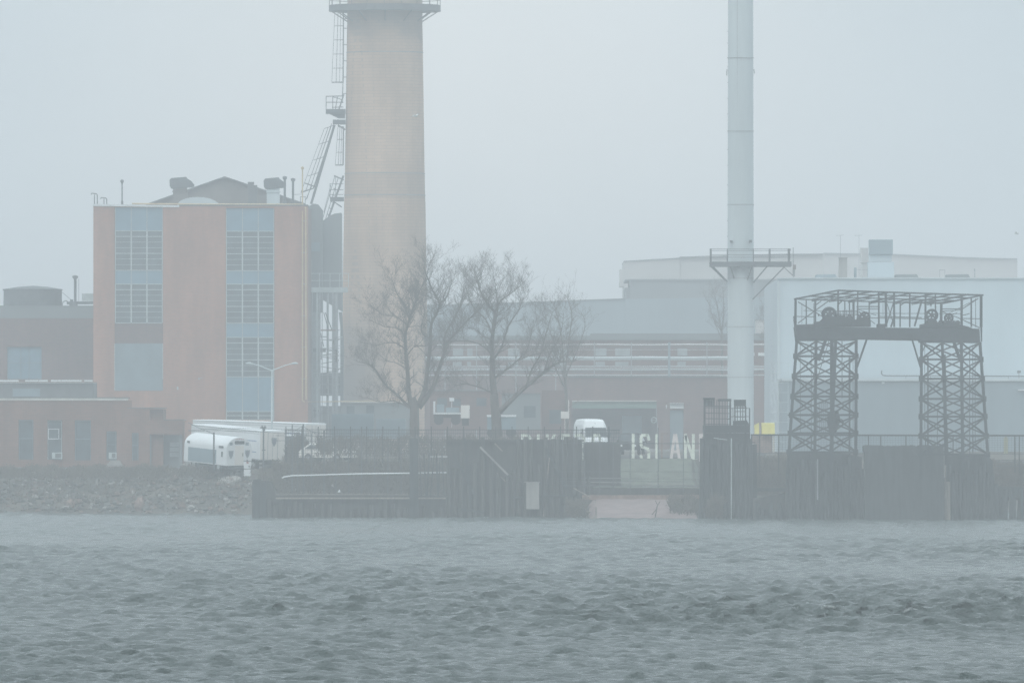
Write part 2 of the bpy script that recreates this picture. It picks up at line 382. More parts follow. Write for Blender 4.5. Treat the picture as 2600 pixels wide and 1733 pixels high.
for x_, y_ in ((290.5, 991), (412.5, 962)): b = MB(); b.bx(x_, 872, x_+1.5, y_, Y-.03, .2); b.build('shutter_frame', M['mull'], pw)
window_strip(pw, 292, 413, Y, [('s',526,586),('w',586,686),('s',686,721),('w',721,819.5)], 0)
window_strip(pw, 574, 696, Y, [('s',528,587),('w',587,687),('s',687,721),('w',721,820),('s',820,856),('w',856,956),('s',956,1044),('w',1044,1065)], 0)
b = MB(); b.prism([(236,517.5),(455,521.5),(455,526),(236,523)], Y-.12, .4); b.build('roof_flashing', M['white'], pw)
b = MB(); b.bx(455, 519.5, 782, 523, Y-.05, 22); b.bx(236, 523.5, 455, 524.5, Y+.7, 21); b.build('roof', M['roof'], pw)
b = MB(); b.tube([P(335,517,Y+.6), P(500,518.5,Y+.6), P(640,519,Y+.6), P(766,519,Y+.6), P(773,521,Y+.5), P(776,528,Y-.12), P(776.5,700,Y-.12), P(777,1014,Y-.12)], .075, 6)
b.tube([P(768,424,Y+.4), P(768,600,Y-.14), P(768,1016,Y-.14), P(772,1019,Y-.14)], .07, 6)
b.tube([P(772,1019,Y-.14), P(830,1019,Y+6), P(960,1017,Y+14)], .05, 6); b.lathe(P(768,430,Y+.4), [(.08,0),(.17,.05),(.17,.2),(.05,.3)], 10)
b.single('gas_pipe', M['gasyellow'], 'yellow pipe running along the roof edge and down the right corner of the brick powerhouse', 'pipe')
for z in (560, 640, 720, 800, 880, 960): b = MB(); b.bx(765, z, 779, z+2, Y-.06, .06); b.build('pipe_bracket', M['galv'], pw)
b = MB(); b.prism([(448,500+3.5),(452,500.5),(449,500)], Y+5, .3)
# barrel skylight
sk = MB(); pr = [(450,521)] + [(502 - 52*math.cos(math.pi*k/12), 521 - 21*math.sin(math.pi*k/12)) for k in range(1, 12)] + [(554,521)]
sk.prism(pr, Y+5, 9); sk.single('barrel_skylight', M['pale'], 'low pale barrel vault on the powerhouse roof', 'skylight')
# gabled boiler hall behind
gh = thing('gabled_hall', 'dark gabled roof rising behind the flat roof of the brick powerhouse', 'building', P(565, 1150, 990))
b = MB(); b.prism([(374,519),(500,473),(570,450),(590,456),(640,472),(706,492),(770,517),(770,1100),(374,1100)], 990, 25); b.build('wall', M['roofbrown'], gh)
b = MB(); b.prism([(370,518),(570,447.5),(774,516),(774,519.5),(570,451),(370,521.5)], 989.6, 26); b.build('roof', M['roof'], gh)
fl = MB(); fl.bx(630, 467, 644, 521, Y+9, .5); fl.bx(629, 462, 645, 467, Y+8.9, .7); fl.bx(644, 470, 653, 521, Y+9.2, .4)
fl.single('flue', M['roof'], 'square dark flue standing on the right side of the powerhouse roof', 'flue')
# roof ventilators
def ventilator(px, py0, py1, wd, lab):
    t = thing('roof_ventilator', lab, 'ventilator', P(px, py1, 975), 'rotating ventilators over the powerhouse roof')
    k = wd/62.
    b = MB(); b.prism([(px-31*k,py0+8),(px-26*k,py0+3),(px+12*k,py0),(px+14*k,py0+4),(px+24*k,py0+10),(px+32*k,py0+20),(px+31*k,py0+26),(px-26*k,py0+30),(px-30*k,py0+24)], 974.3, 1.5); b.build('hood', M['steel2'], t, bevel=.05)
    b = MB(); b.bx(px-22*k, py0+27, px+14*k, py1, 974.5, 1.1); b.bx(px-24*k, py0+36, px+16*k, py0+38, 974.4, 1.3); b.build('neck', M['roofbrown'] if wd > 60 else M['pale'], t)
ventilator(461, 449, 521, 62, 'dark hooded roof ventilator left of the gable peak')
ventilator(697, 450, 521, 56, 'dark hooded roof ventilator with pale neck beside two capped vent pipes')
def vent_pipe(px, pt, pb_, Yv, r, lab, m='steel2', cap=2.0):
    t = thing('vent_pipe', lab, 'vent pipe', P(px, pb_, Yv), 'capped vent pipes on the roofs')
    b = MB(); b.tube([P(px,pb_,Yv), P(px,pt+4,Yv)], r, 10); b.lathe(P(px,pb_,Yv), [(r*1.9,0),(r*1.7,.35),(r,.5)], 10); b.build('pipe', M[m], t)
    b = MB(); h = (6+cap*2)/ppm(Yv); b.lathe(P(px,pt+12,Yv), [(r*.8,0),(r*cap,h*.6),(r*cap,h*.9),(r*.5,h*1.1)], 12); b.build('cap', M[m], t)
vent_pipe(310, 456, 521, 962, .07, 'slender capped vent pipe standing alone near the left of the powerhouse roof', cap=2.6)
vent_pipe(723, 446, 521, 962, .12, 'taller of the pair of dark capped vent pipes at the right of the powerhouse roof')
vent_pipe(744, 451, 521, 962, .12, 'shorter of the pair of dark capped vent pipes beside the yellow pipe')
vent_pipe(191, 698, 778, 968, .14, 'capped dark vent pipe on the left brick wing beside the roof tank', cap=2.2)
for a, px, tp, lab in ((1, 238, 491, 'taller gooseneck vent at the left edge of the powerhouse roof'), (1, 262, 502, 'shorter gooseneck vent just inside the left edge of the powerhouse roof')):
    b = MB(); b.tube([P(px+9,521,962), P(px+9,tp+4,962), P(px+7,tp+1,962), P(px-5,tp,962), P(px-7,tp+3,962)], .055, 6); b.tube([P(px+2,521,962), P(px+2,tp+3,962)], .05, 6)
    b.single('gooseneck_vent', M['steel2'], lab, 'vent pipe', 'gooseneck vents on the powerhouse roof')
b = MB()
for x in (763, 775): b.pb(x, 500, x, 521, 961, 1.4)
b.pb(762,500,776,500,961,1.5); b.pb(745,494,768,493,961,1); b.single('roof_ladder_rail', M['steel2'], 'small dark handrail at the right corner of the powerhouse roof', 'railing')
lampm = MB(); lampm.bx(449, 981, 453, 989, Y-.12, .1); lampm.single('wall_lamp', M['mull'], 'small pale diamond plate high on the brick wall between the window strips', 'plate')
# light-coloured wall lamp bracket
b = MB(); b.pb(505, 960, 515, 958, Y-.5, 1.4); b.bx(503, 959, 507, 963, Y-.7, .3); b.single('wall_light', M['galv'], 'small bracket light on the brick wall left of the right window strip', 'lamp')

# ------------------------------------------------------------------ left wing and low buildings
lw = thing('brick_wing', 'lower dark brick wing with tall blue windows left of the powerhouse', 'building', P(90, 1190, 966))
Y = 966
b = MB(); b.bx(-420, 808, 18, 1192, Y, .5); b.bx(106, 808, 237, 1192, Y, .5); b.bx(18, 808, 106, 880, Y+.002, .498); b.bx(18, 962, 106, 1192, Y+.002, .498); b.bx(-419, 780, 237, 1190, Y+.6, 16); b.build('wall', M['dark_brick'], lw)
b = MB(); b.bx(-421, 778, 237, 807.5, Y-.05, .55); b.bx(-421, 775.5, 237, 778, Y-.1, 16.8); b.build('parapet', M['greywall'], lw)
f = MB()
for x in (18, 52, 73, 104.5): f.bx(x, 880, x+1.6, 962, Y+.12, .1)
f.bx(19.6, 880, 104.5, 882, Y+.1, .1); f.bx(19.6, 920, 104.5, 921, Y+.13, .06)
wn = f.build('window', M['bluegrey'], lw); g = MB(); g.bx(18, 880, 106, 962, Y+.25, .1); g.build('pane', M['blue'], wn)
tk = thing('roof_tank', 'large dark tank with shallow roof on top of the left brick wing', 'tank', P(83, 776, 972))
kt = 1/ppm(975); b = MB(); b.lathe(P(83,776,975), [(74*kt,0),(74.5*kt,12*kt),(74*kt,13*kt),(74*kt,40*kt)], 40); b.build('shell', M['steel2'], tk)
b = MB(); b.lathe(P(83,734,975), [(76*kt,-3*kt),(76*kt,0),(38*kt,6*kt),(3*kt,8.5*kt)], 40); b.build('roof', M['steel2'], tk)
b = MB(); b.tube([P(158,776,970),P(160,766,970),P(168,763,970),P(175,768,970),P(178,776,970)], .05, 6); b.pb(158,742,182,762,970,1.0); b.pb(200,708,200,770,970,1); b.pb(182,760,182,776,970,8); b.pb(170,769,237,768,970,7,d=1); b.build('roof_piping', M['steel2'], tk)
b = MB(); b.bx(208, 745, 237, 763, 972, 2); b.bx(196, 765, 237, 772, 971, 1.5)
b.single('rooftop_unit', M['mull'], 'pale rooftop unit against the left edge of the powerhouse', 'rooftop unit')
DY = 150.0
# middle block with white fascia
mbk = thing('flat_roofed_annex', 'dark flat-roofed annex with a patchy white fascia in front of the left brick wing', 'building', P(90, 1190, 954))
b = MB(); b.bx(-420, 972, 236, 1190, 954, 11); b.build('wall', M['roof'], mbk)
b = MB(); x = -420
for a in (-300, -120, -10, 48, 64, 98, 122, 128, 146, 156, 208, 214, 236):
    if a not in (64, 128, 214): b.bx(x, 964, a-1, 968.5, 953.8, .2)
    x = a
b.build('fascia', M['white'], mbk)
b = MB(); b.bx(-420, 971, 236, 972, 953.75, 11.2); b.build('roof_edge', M['mull'], mbk); b = MB(); b.bx(-420, 968.7, 236, 970.8, 953.85, 11); b.bx(122, 962, 129, 969, 953.7, .1); b.bx(207, 962, 213, 969, 953.7, .1); b.build('roof_trim', M['rockred'], mbk)
b = MB(); b.bx(32, 986, 102, 1006, 953.9, .12); b.build('window', M['bluegrey'], mbk)
DY = 75.0
# front low brick building
fb = thing('low_brick_building', 'long low brick building with tall narrow windows above the left shore', 'building', P(200, 1192, 944))
Y = 944; wins = [(47,85,1065,1166),(120,158,1066,1166),(190,231,1066,1168),(270,296,1094,1168),(335,352,1098,1168)]
b = MB(); xs = [-420] + [v for w_ in wins for v in w_[:2]] + [380]
for i in range(0, len(xs), 2): b.bx(xs[i], 1016 if xs[i] < 323 else 1036, xs[i+1], 1196, Y, .45)
for x0, x1, t, bt in wins: b.bx(x0, 1016 if x0 < 323 else 1036, x1, t, Y+.002, .448); b.bx(x0, bt, x1, 1196, Y+.002, .448)
b.bx(380, 1066, 465, 1102, Y, .45); b.bx(-419, 1018, 322, 1195, Y+.6, 9); b.bx(322.2, 1038, 414, 1195, Y+.6, 9); b.bx(414.2, 1068, 463, 1195, Y+2.5, 7); b.build('wall', M['brown_brick'], fb)
b = MB(); b.bx(-420, 1010.5, 325, 1016, Y-.08, .6); b.build('coping', M['coping'], fb)
b = MB(); b.bx(-420, 1008, 322, 1010, Y+.6, 9); b.bx(323, 1034, 416, 1036, Y-.05, 9.6); b.bx(416.2, 1064, 466, 1066, Y-.05, 9); b.build('roof', M['roof'], fb)
for i, (x0, x1, t, bt) in enumerate(wins):
    f = MB(); f.bx(x0+1, t+1, x1-1, t+2.5, Y+.15, .12)
    mid = (t+bt)/2 - 3
    for x in (x0+1, x1-2.4): f.bx(x, t+2.5, x+1.3, bt, Y+.15, .12)
    f.bx(x0+2.3, mid-.8, x1-2.4, mid+.8, Y+.16, .1)
    wn = f.build('window', M['bluegrey'] if i != 1 else M['mull'], fb); g = MB(); g.bx(x0, t, x1, bt, Y+.3, .1); g.build('pane', M['glass'], wn)
    if i == 1:
        f = MB(); f.bx(x0+2, t+22, x0+30, t+23.5, Y+.08, .05); f.bx(x0+2, t+47, x0+30, t+48.5, Y+.08, .05); f.bx(x0+2, t+23.5, x0+3.6, t+47, Y+.08, .05); f.bx(x0+28.4, t+23.5, x0+30, t+47, Y+.08, .05); f.build('open_sash', M['white'], wn)
    if i in (1, 3):
        x = x0 + (12 if i == 1 else 6)
        ac = thing('air_conditioner', ('pale window air conditioner under the second tall window of the low brick building' if i == 1 else 'small pale air conditioner below the fourth window of the low brick building'), 'air conditioner', P(x+12, 1166, Y-.3), 'window air conditioners of the low brick building')
        c = MB(); c.bx(x, 1148, x+26-6*(i == 3), 1164, Y-.35, .4); c.build('case', M['mull'], ac)
        c = MB(); c.bx(x+8, 1150.5, x+23-6*(i == 3), 1162, Y-.37, .015); c.build('grille', M['roof'], ac)
b = MB(); b.bx(382, 1104, 463, 1196, Y+2.2, .1); b.build('loading_bay', M['greywall'], fb)
b = MB()
for k in range(3): b.bx(431, 1122+k*13, 454, 1133+k*13, Y+2.0, .05)
b.build('bay_window', M['paleglass'], fb)
b = MB(); b.bx(456, 1102, 460, 1196, Y+.2, .3); b.bx(381, 1102, 384, 1196, Y+.2, .3); b.build('bay_post', M['greywall'], fb)
b = MB()
for k in range(4): b.bx(280-k*4, 1168+k*4, 305+k*2, 1171.5+k*4, Y-1.2-k*.35, 1.2)
b.single('steps', M['concrete'], 'small grey steps below the fourth window of the low brick building', 'steps')

# ------------------------------------------------------------------ tan chimney
DY = 220.0
CY = 1050; CT = CY + DY
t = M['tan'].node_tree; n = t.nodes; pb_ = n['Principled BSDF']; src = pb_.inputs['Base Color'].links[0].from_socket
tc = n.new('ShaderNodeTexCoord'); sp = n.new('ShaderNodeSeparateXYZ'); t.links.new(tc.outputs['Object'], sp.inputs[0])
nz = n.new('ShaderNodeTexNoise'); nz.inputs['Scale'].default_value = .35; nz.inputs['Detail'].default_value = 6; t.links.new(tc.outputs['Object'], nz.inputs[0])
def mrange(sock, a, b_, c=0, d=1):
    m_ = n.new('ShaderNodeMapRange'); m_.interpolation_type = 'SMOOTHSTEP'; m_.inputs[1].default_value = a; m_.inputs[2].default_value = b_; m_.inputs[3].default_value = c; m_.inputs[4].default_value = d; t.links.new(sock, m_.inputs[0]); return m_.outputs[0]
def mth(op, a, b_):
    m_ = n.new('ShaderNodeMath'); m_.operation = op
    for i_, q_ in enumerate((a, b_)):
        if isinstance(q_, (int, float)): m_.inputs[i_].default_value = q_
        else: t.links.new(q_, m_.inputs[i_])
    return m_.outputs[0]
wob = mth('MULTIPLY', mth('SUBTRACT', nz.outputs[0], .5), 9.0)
st1 = mth('MULTIPLY', mrange(mth('ADD', sp.outputs[2], wob), 19, 9), mrange(mth('ADD', sp.outputs[0], mth('MULTIPLY', wob, .3)), 1.0, -3.6))   # darker patch low on the left flank, with a noisy edge
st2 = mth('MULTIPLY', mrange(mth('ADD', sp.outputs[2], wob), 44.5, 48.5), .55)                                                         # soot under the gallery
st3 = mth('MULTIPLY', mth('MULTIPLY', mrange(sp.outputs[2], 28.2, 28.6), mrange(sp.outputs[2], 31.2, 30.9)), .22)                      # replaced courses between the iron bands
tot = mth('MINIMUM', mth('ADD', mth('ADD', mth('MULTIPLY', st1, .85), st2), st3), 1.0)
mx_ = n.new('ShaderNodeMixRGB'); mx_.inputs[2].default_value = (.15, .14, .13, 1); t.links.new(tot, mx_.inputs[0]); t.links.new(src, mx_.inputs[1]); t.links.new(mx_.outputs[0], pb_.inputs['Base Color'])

ch = thing('brick_chimney', 'huge tapering tan brick smokestack with an iron gallery near the top of the picture', 'chimney', P(978, 1150, CY))
def zc(py): return P(978, py, CY).z
zb = zc(1150)
prof = [(py, r) for py, r in ((1150,112.5),(1050,111),(800,107.5),(512,103.3),(505,102.6),(440,101.2),(140,97),(60,95.6),(0,95),(-330,90))]
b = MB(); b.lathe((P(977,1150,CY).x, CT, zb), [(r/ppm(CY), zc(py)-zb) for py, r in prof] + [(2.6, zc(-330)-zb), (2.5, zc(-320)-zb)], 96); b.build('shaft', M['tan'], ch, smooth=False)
b = MB()
for py, r in ((134,97.4),(441,101.7),(496,102.9)): b.lathe((P(977,1150,CY).x, CT, zc(py+2)), [(r/ppm(CY)-.1,0),(r/ppm(CY)+.02,.02),(r/ppm(CY)+.02,.14),(r/ppm(CY)-.1,.16)], 96)
b.build('iron_band', M['concrete'], ch)
gx = P(977,1150,CY).x; rg = 142/ppm(CY)
b = MB(); nn = 40; zt = zc(14); z0 = zc(30)
b.lathe((gx, CT, z0), [(93/ppm(CY),.02),(rg,0),(rg,zt-z0),(rg-.12,zt-z0),(rg-.12,.35),(93/ppm(CY),.35)], nn); b.build('gallery_deck', M['steel2'], ch)
b = MB()
for k in range(nn//2):
    a = 4*math.pi*k/nn; c_, s_ = math.cos(a), math.sin(a)
    b.beam((gx+(rg-.06)*c_, CT+(rg-.06)*s_, zt), (gx+(rg-.06)*c_, CT+(rg-.06)*s_, zt+1.15), .07)
for z in (zt+.6, zt+1.15): b.ring((gx, CT, z), rg-.06, .035, 'Z', 48, 4)
b.build('gallery_railing', M['steel2'], ch)
for k in range(12):
    a = 2*math.pi*k/12 + .02; c_, s_ = math.cos(a), math.sin(a); b = MB()
    b.beam((gx+(rg-.25)*c_, CT+(rg-.25)*s_, z0+.05), (gx+94/ppm(CY)*c_, CT+94/ppm(CY)*s_, z0-26/ppm(CY)), .12); b.build('gallery_bracket', M['steel2'], ch)
def cage_ladder(name, x0, y0, x1, y1, Yl, hoopw, parent, flare=0, nh=5):
    """two rails with rungs and hoops on the outer (left) side"""
    b = MB(); p, q = P(x0,y0,Yl), P(x1,y1,Yl); d = (q-p).normalized(); side = Vector((-abs(d.z), 0, d.x*(1 if d.z < 0 else -1))).normalized()
    if side.x > 0: side = -side
    b.beam(p, q, .13); b.beam(p+Vector((0,.45,0)), q+Vector((0,.45,0)), .13)
    L = (q-p).length; n = int(L/.42)
    for k in range(n): r = p + d*(k+.5)*.42; b.beam(r, r+Vector((0,.45,0)), .04)
    hw = hoopw/ppm(Yl)
    for j, (dd, yo) in enumerate(((1,.22),(.62,-.12),(.30,-.2),(.62,.56))):
        s0 = p + side*hw*dd + Vector((0,yo,0)); s1 = q + side*hw*dd*(1+flare) + Vector((0,yo,0)); b.beam(s0, s1, .05)
    for k in range(nh+1):
        t = k/nh; c = p + d*L*t; ww = .06 if k not in (nh,) else .12; f_ = 1 + flare*t*t
        b.beam(c, c+side*hw*f_+Vector((0,.2,0)), ww); b.beam(c+Vector((0,.45,0)), c+side*hw*f_+Vector((0,.25,0)), ww)
    return b.build(name, M['steel2'], parent)
cage_ladder('caged_ladder', 872, 30, 871, 209, CY-.6, 22, ch, .3, 5)
b = MB(); b.pb(871,209,869,262,CY-.6,2.2)
for y in (48,72,114,155,196,238): b.pb(871,y,882,y,CY-.6,1.8)
b.build('ladder_standoff', M['steel2'], ch)
cage_ladder('caged_ladder', 872, 322, 871, 419, CY-.6, 14, ch, .4, 3)
# landings
b = MB(); b.bx(827, 277, 877, 289, CY-1.6, 1.4)
b.prism([(835,289),(876,289),(876,301),(860,301)], CY-1.0, .3); b.bx(845, 304, 877, 316, CY-1.3, .8); b.pb(858,318,877,330,CY-1,4)
b.build('landing', M['steel2'], ch)
b = MB()
for yy in (CY-1.55, CY-.3):
    b.pb(828,244,828,280,yy,2); b.pb(828,245,872,244,yy,2.2); b.pb(828,260,872,260,yy,2); b.pb(845,245,845,280,yy,2)
    b.pb(845,246,870,254,yy,1.8); b.pb(843,273,872,272,yy,2)
b.pb(857,246,851,280,CY-1,2); b.pb(873,240,860,280,CY-1,3.5)
b.build('landing_railing', M['steel2'], ch)
# leaning escape stair up to the chimney
st = thing('sloping_caged_stair', 'long sloping caged ladder leaning from the powerhouse roof up to the chimney landing', 'ladder', P(788, 518, 1030))
cage_ladder('caged_ladder', 849, 318, 796, 478, 1035, 27, st, .25, 4)
b = MB(); b.pb(849,318,790,518,1034.4,6); b.pb(842,314,779,505,1034.6,1.6); b.pb(793,470,776,508,1034.8,1.6); b.pb(774,465,800,474,1034.5,3); b.build('stringer', M['steel2'], st)
s2 = thing('short_caged_stair', 'short sloping caged ladder with a small landing beside the chimney above the dark ducts', 'ladder', P(822, 560, 1032))
b = MB(); b.pb(872,446,833,556,1032,5); b.pb(850,448,818,560,1032,1.6); b.pb(859,451,826,558,1032.3,1.6); b.pb(840,470,822,540,1032.4,1.4)
b.pb(848,446,873,457,1032,3.2); b.build('stringer', M['steel2'], s2)
b = MB(); b.bx(838, 500, 873, 511, 1031.4, 1.2); b.pb(846,511,868,526,1031.6,3); b.build('landing', M['steel2'], s2)
b = MB()
for y in (467, 482, 494): b.pb(838,y,872,y,1031.4,1.6)
b.pb(838,466,838,502,1031.4,1.8); b.pb(852,450,852,500,1031.4,1.2)
for k in range(6): b.pb(846-4*k,478+16*k,860-6*k,484+16*k,1032.2,1.6)
b.build('railing', M['steel2'], s2)

# ------------------------------------------------------------------ dark ducts, walkway and frames between powerhouse and chimney
dh = thing('duct_house', 'dark sheet-metal duct house between the brick powerhouse and the chimney', 'building', P(826, 1130, 1005))
b = MB(); b.prism([(783,524),(796,517),(808,519),(818,532),(818,792),(783,792)], 1003, 6); b.prism([(818.3,562),(836,548),(850,542),(866,540),(868,790),(818.3,760)], 1006, 8)
b.build('duct_wall', M['greywall'], dh)
b = MB(); b.bx(786, 615, 812, 638, 1002.9, .1); b.build('duct_panel', M['bluegrey'], dh)
b = MB(); b.bx(783, 792.5, 791, 1130, 1004, 1.2); b.build('lower_duct', M['greywall'], dh)
b = MB(); b.prism([(860,792),(868,792),(873,880),(870,1130),(864,1130),(864,830)], 1007.3, 2); b.build('lower_duct', M['greywall'], dh)
for x_, r_ in ((797, .28), (806, .2), (832, .12), (851, .22)): b = MB(); b.tube([P(x_,1128,1003.5), P(x_,745,1003.5)], r_, 10); b.build('riser_pipe', M['galv'], dh)
rq = random.Random(77)
for k_ in range(34):
    x_ = rq.uniform(793, 866); y_ = rq.uniform(850, 1050); b = MB()
    if k_ % 3: b.pb(x_, y_, min(x_+rq.uniform(10, 40), 870), y_+rq.uniform(-1, 1), 1002+rq.uniform(0, 3), rq.uniform(1, 2.4))
    else: b.pb(x_, y_, x_, y_+rq.uniform(20, 60), 1002+rq.uniform(0, 3), rq.uniform(1.2, 3))
    b.build('small_pipe', M[('galv','steel2','mull','roof')[k_ % 4]], dh)
b = MB()
for x, wd in ((793,3),(812,4),(818,2),(845,4),(857,3)): b.pb(x, 742, x, 1125, 1001, wd)
for y in (838, 862, 884, 902, 951, 975, 1000): b.pb(812, y, 862, y, 1001.3, 2.2)
b.build('frame', M['galv'], dh)
b = MB(); b.pb(815,838,852,838,1001,4); b.build('red_beam', M['rockred'], dh)
b = MB(); b.pb(822,793,834,838,1001.5,2); b.pb(826,793,843,838,1001.5,2.2); b.pb(814,845,822,880,1001.5,2)
for y0 in (884, 905, 930): b.pb(815,y0,860,y0+8,1001.7,1.6); b.pb(815,y0+18,860,y0+10,1001.7,1.6)
b.build('diagonal_brace', M['steel2'], dh)
for q, yq in (((793.5, 884, 826, 893), 1002), ((800, 946, 868, 1004), 1005.5), ((812, 1030, 866, 1120), 1005.6)): b = MB(); b.bx(*q, yq, 3); b.build('equipment', M['greywall'], dh)
wk = thing('elevated_walkway', 'pale elevated walkway with railing bridging the powerhouse and the chimney', 'walkway', P(830, 742, 990))
b = MB(); b.bx(781, 729, 883, 742, 990, 1.8); b.build('deck', M['mull'], wk)
b = MB()
for x in (783, 811, 838, 862, 885): b.pb(x, 694, x, 729, 990.1, 1.6)
for y in (694, 712): b.pb(783, y, 887, y, 990.1, 1.5)
b.build('railing', M['mull'], wk)
b = MB(); b.bx(785, 742.3, 790, 1120, 990.3, .2); b.bx(803, 742.3, 808, 1120, 990.3, .2); b.build('support_pipe', M['mull'], wk)

DY = 20.0
# yard clutter and low sheds in front of the chimney
def shed(name, lab, cat, x0, y0, x1, y1, Y, d, m, roofm=None, win=(), rows=0, group=None, door=None):
    t = thing(name, lab, cat, P((x0+x1)/2, y1, Y), group)
    b = MB(); b.bx(x0, y0, x1, y1, Y, d); b.build('wall', M[m], t)
    if roofm: r = MB(); r.bx(x0-1, y0-2.2, x1+1, y0-.1, Y-.15, d+.3); r.build('roof', M[roofm], t)
    for a, c, e, g_ in win:
        f = MB(); f.bx(a, c, e, g_, Y-.06, .055); f.build('window', M['glass'], t)
    if rows:
        rb = MB()
        for k in range(rows): x = x0+(x1-x0)*(k+.5)/rows; rb.bx(x-.4, y0+1, x+.4, y1, Y-.09, .08)
        rb.build('ribbing', M[m], t)
    if door: f = MB(); f.bx(*door, Y-.07, .06); f.build('door', M['greywall'], t)
    return t
shed('pump_shed', 'grey flat shed in front of the tan chimney base', 'shed', 868, 1022, 1040, 1115, 1035, 5, 'greywall', 'coping', [(880,1030,900,1050),(930,1028,950,1048)])
shed('storage_container', 'long bluish storage container low in front of the chimney', 'container', 842, 1050, 948, 1112, 955, 2.5, 'bluegrey', None, (), 26)
shed('storage_container', 'second bluish container just left of the first big bare tree trunk', 'container', 955, 1062, 1030, 1112, 951, 2.5, 'midwall', None, (), 18)
shed('grey_shed', 'dull grey shed behind the second bare tree', 'shed', 1275, 1000, 1372, 1090, 1040, 8, 'greywall', 'roof', [(1330,1030,1360,1060)])
shed('grey_shed', 'wide dull brown shed between the two bare trees', 'shed', 1092, 992, 1270, 1090, 1060, 10, 'dark_brick', 'greywall', [(1110,1010,1135,1030),(1150,1012,1170,1030),(1210,1010,1235,1030)])
shed('grey_shed', 'narrow brown shed left of the open garage', 'shed', 1376, 990, 1440, 1100, 1050, 8, 'dark_brick', None, [(1395,1040,1425,1075)])
tb = thing('box_truck', 'beige box truck parked between the two bare trees', 'truck', P(1182, 1085, 960))
b = MB(); b.bx(1170, 1028, 1192, 1062, 960, 4); b.build('cargo_box', M['cream'], tb)
b = MB(); b.bx(1173, 1063, 1190, 1080, 960.4, 4.2); b.build('chassis', M['tyre'], tb); b = MB(); b.bx(1170.5, 1061, 1191.5, 1063, 959.9, 4.2); b.build('bumper', M['steel2'], tb)
tb = thing('flatbed_truck', 'white flatbed truck with clutter left of the beige box truck', 'truck', P(1130, 1085, 961))
b = MB(); b.bx(1100, 1047, 1170, 1051, 961, 2); b.bx(1106, 1056, 1122, 1061, 960.9, .2); b.bx(1150, 1056, 1164, 1061, 960.9, .2); b.build('bed', M['white'], tb)
b = MB(); b.bx(1100, 1018, 1105, 1046, 961, 1.6); b.build('headboard', M['white'], tb)
b = MB(); b.bx(1108, 1026, 1128, 1046, 961.3, 1.2); b.bx(1132, 1034, 1166, 1046.5, 961.4, 1.2); b.build('load', M['midwall'], tb)
b = MB(); b.bx(1101, 1051.5, 1168, 1060, 961.3, 1.6)
for x in (1114, 1157): b.tube([P(x,1066,960.8), P(x,1066,962.8)], .42, 14)
b.build('chassis', M['tyre'], tb)
b = MB(); b.bx(1141, 1009, 1153, 1018, 962, .1); b.bx(1146.4, 1018, 1147.6, 1085, 962.02, .05); b.single('square_sign', M['white'], 'small white square sign on a thin post behind the flatbed truck', 'sign')
tb = thing('semi_trailer', 'long white-roofed trailer parked behind the second bare tree', 'trailer', P(1275, 1095, 950))
b = MB(); b.bx(1237, 1058, 1310, 1090, 950, 3); b.build('body', M['bluegrey'], tb); b = MB(); b.bx(1236, 1052.5, 1311, 1057.8, 949.9, 3.2); b.build('roof', M['white'], tb)
for x in (1250, 1262, 1298): b = MB(); b.tube([P(x,1098,950.2), P(x,1098,952.7)], .45, 14); b.build('wheel', M['tyre'], tb)
b = MB(); b.bx(1424, 1044, 1445, 1062, 985, .2); b.bx(1427, 1049, 1431, 1060, 984.95, .05); b.bx(1443, 1015, 1445, 1044, 985, .2); b.bx(1433.5, 1062, 1435, 1110, 985.05, .05)
b.single('notice_board', M['cream'], 'pale square notice board left of the open garage', 'sign')

# ------------------------------------------------------------------ pipe rack and brick garage
DY = 120.0
pr_ = thing('pipe_rack', 'long elevated rack of pale horizontal pipes crossing behind the bare trees', 'pipe rack', P(1540, 1120, 1085))
Y = 1085
for py, hw, x0, x1, m, yo in ((874.5,1.4,1108,1985,'white',0),(888,.7,1108,1850,'galv',1),(908,3.4,1080,1848,'pale',.5),(913,1.6,1080,1848,'galv',1.6),(929.5,.9,1085,1960,'pale',0),(933,.8,1085,1960,'pale',.6),(938,1.8,1085,1960,'pale',1.2),(952,1.6,1085,1960,'white',0)):
    b = MB(); n = 14; b.tube([P(x0+(x1-x0)*k/n, py + .6*math.sin(k*1.7), Y+yo) for k in range(n+1)], hw/ppm(Y), 8); b.build('pipe', M[m], pr_)
for x, wd in ((1130,2.5),(1210,2.5),(1310,2.5),(1411,2.5),(1509,2.5),(1603,2.5),(1699,6),(1795,2.5)):
    b = MB(); b.pb(x, 868, x, 1110, Y-.6, wd); b.pb(x, 868, x, 1110, Y+2.2, wd); b.beam(P(x,917,Y-.6), P(x,917,Y+2.2), .12); b.beam(P(x,944,Y-.6), P(x,944,Y+2.2), .12); b.build('support', M['galv'] if wd < 5 else M['midwall'], pr_)
b = MB(); b.pb(1085,943.5,1960,943.5,Y-.3,2.6); b.pb(1085,880,1960,880,Y+2.4,1.2); b.build('beam', M['steel2'], pr_)
lb = thing('long_brick_shed', 'long low brown brick building with pale windows behind the pipe rack', 'building', P(1540, 1130, 1115))
b = MB(); b.bx(1078, 863, 1986, 1130, 1115, 12); b.build('wall', M['dark_brick'], lb)
b = MB(); b.bx(1500, 846, 1987, 862.8, 1114.8, 12.4); b.bx(1076, 852, 1499, 862.8, 1114.8, 12.4); b.build('roof', M['greywall'], lb)
for x0, x1 in ((1150,1176),(1186,1200),(1290,1320),(1402,1440),(1512,1540),(1562,1600),(1720,1745)):
    b = MB(); b.bx(x0, 884, x1, 903, 1114.9, .08); b.build('window', M['paleglass'], lb)
    b = MB(); b.bx(x0, 918, x1-4, 928, 1114.9, .08); b.build('window', M['paleglass'], lb)
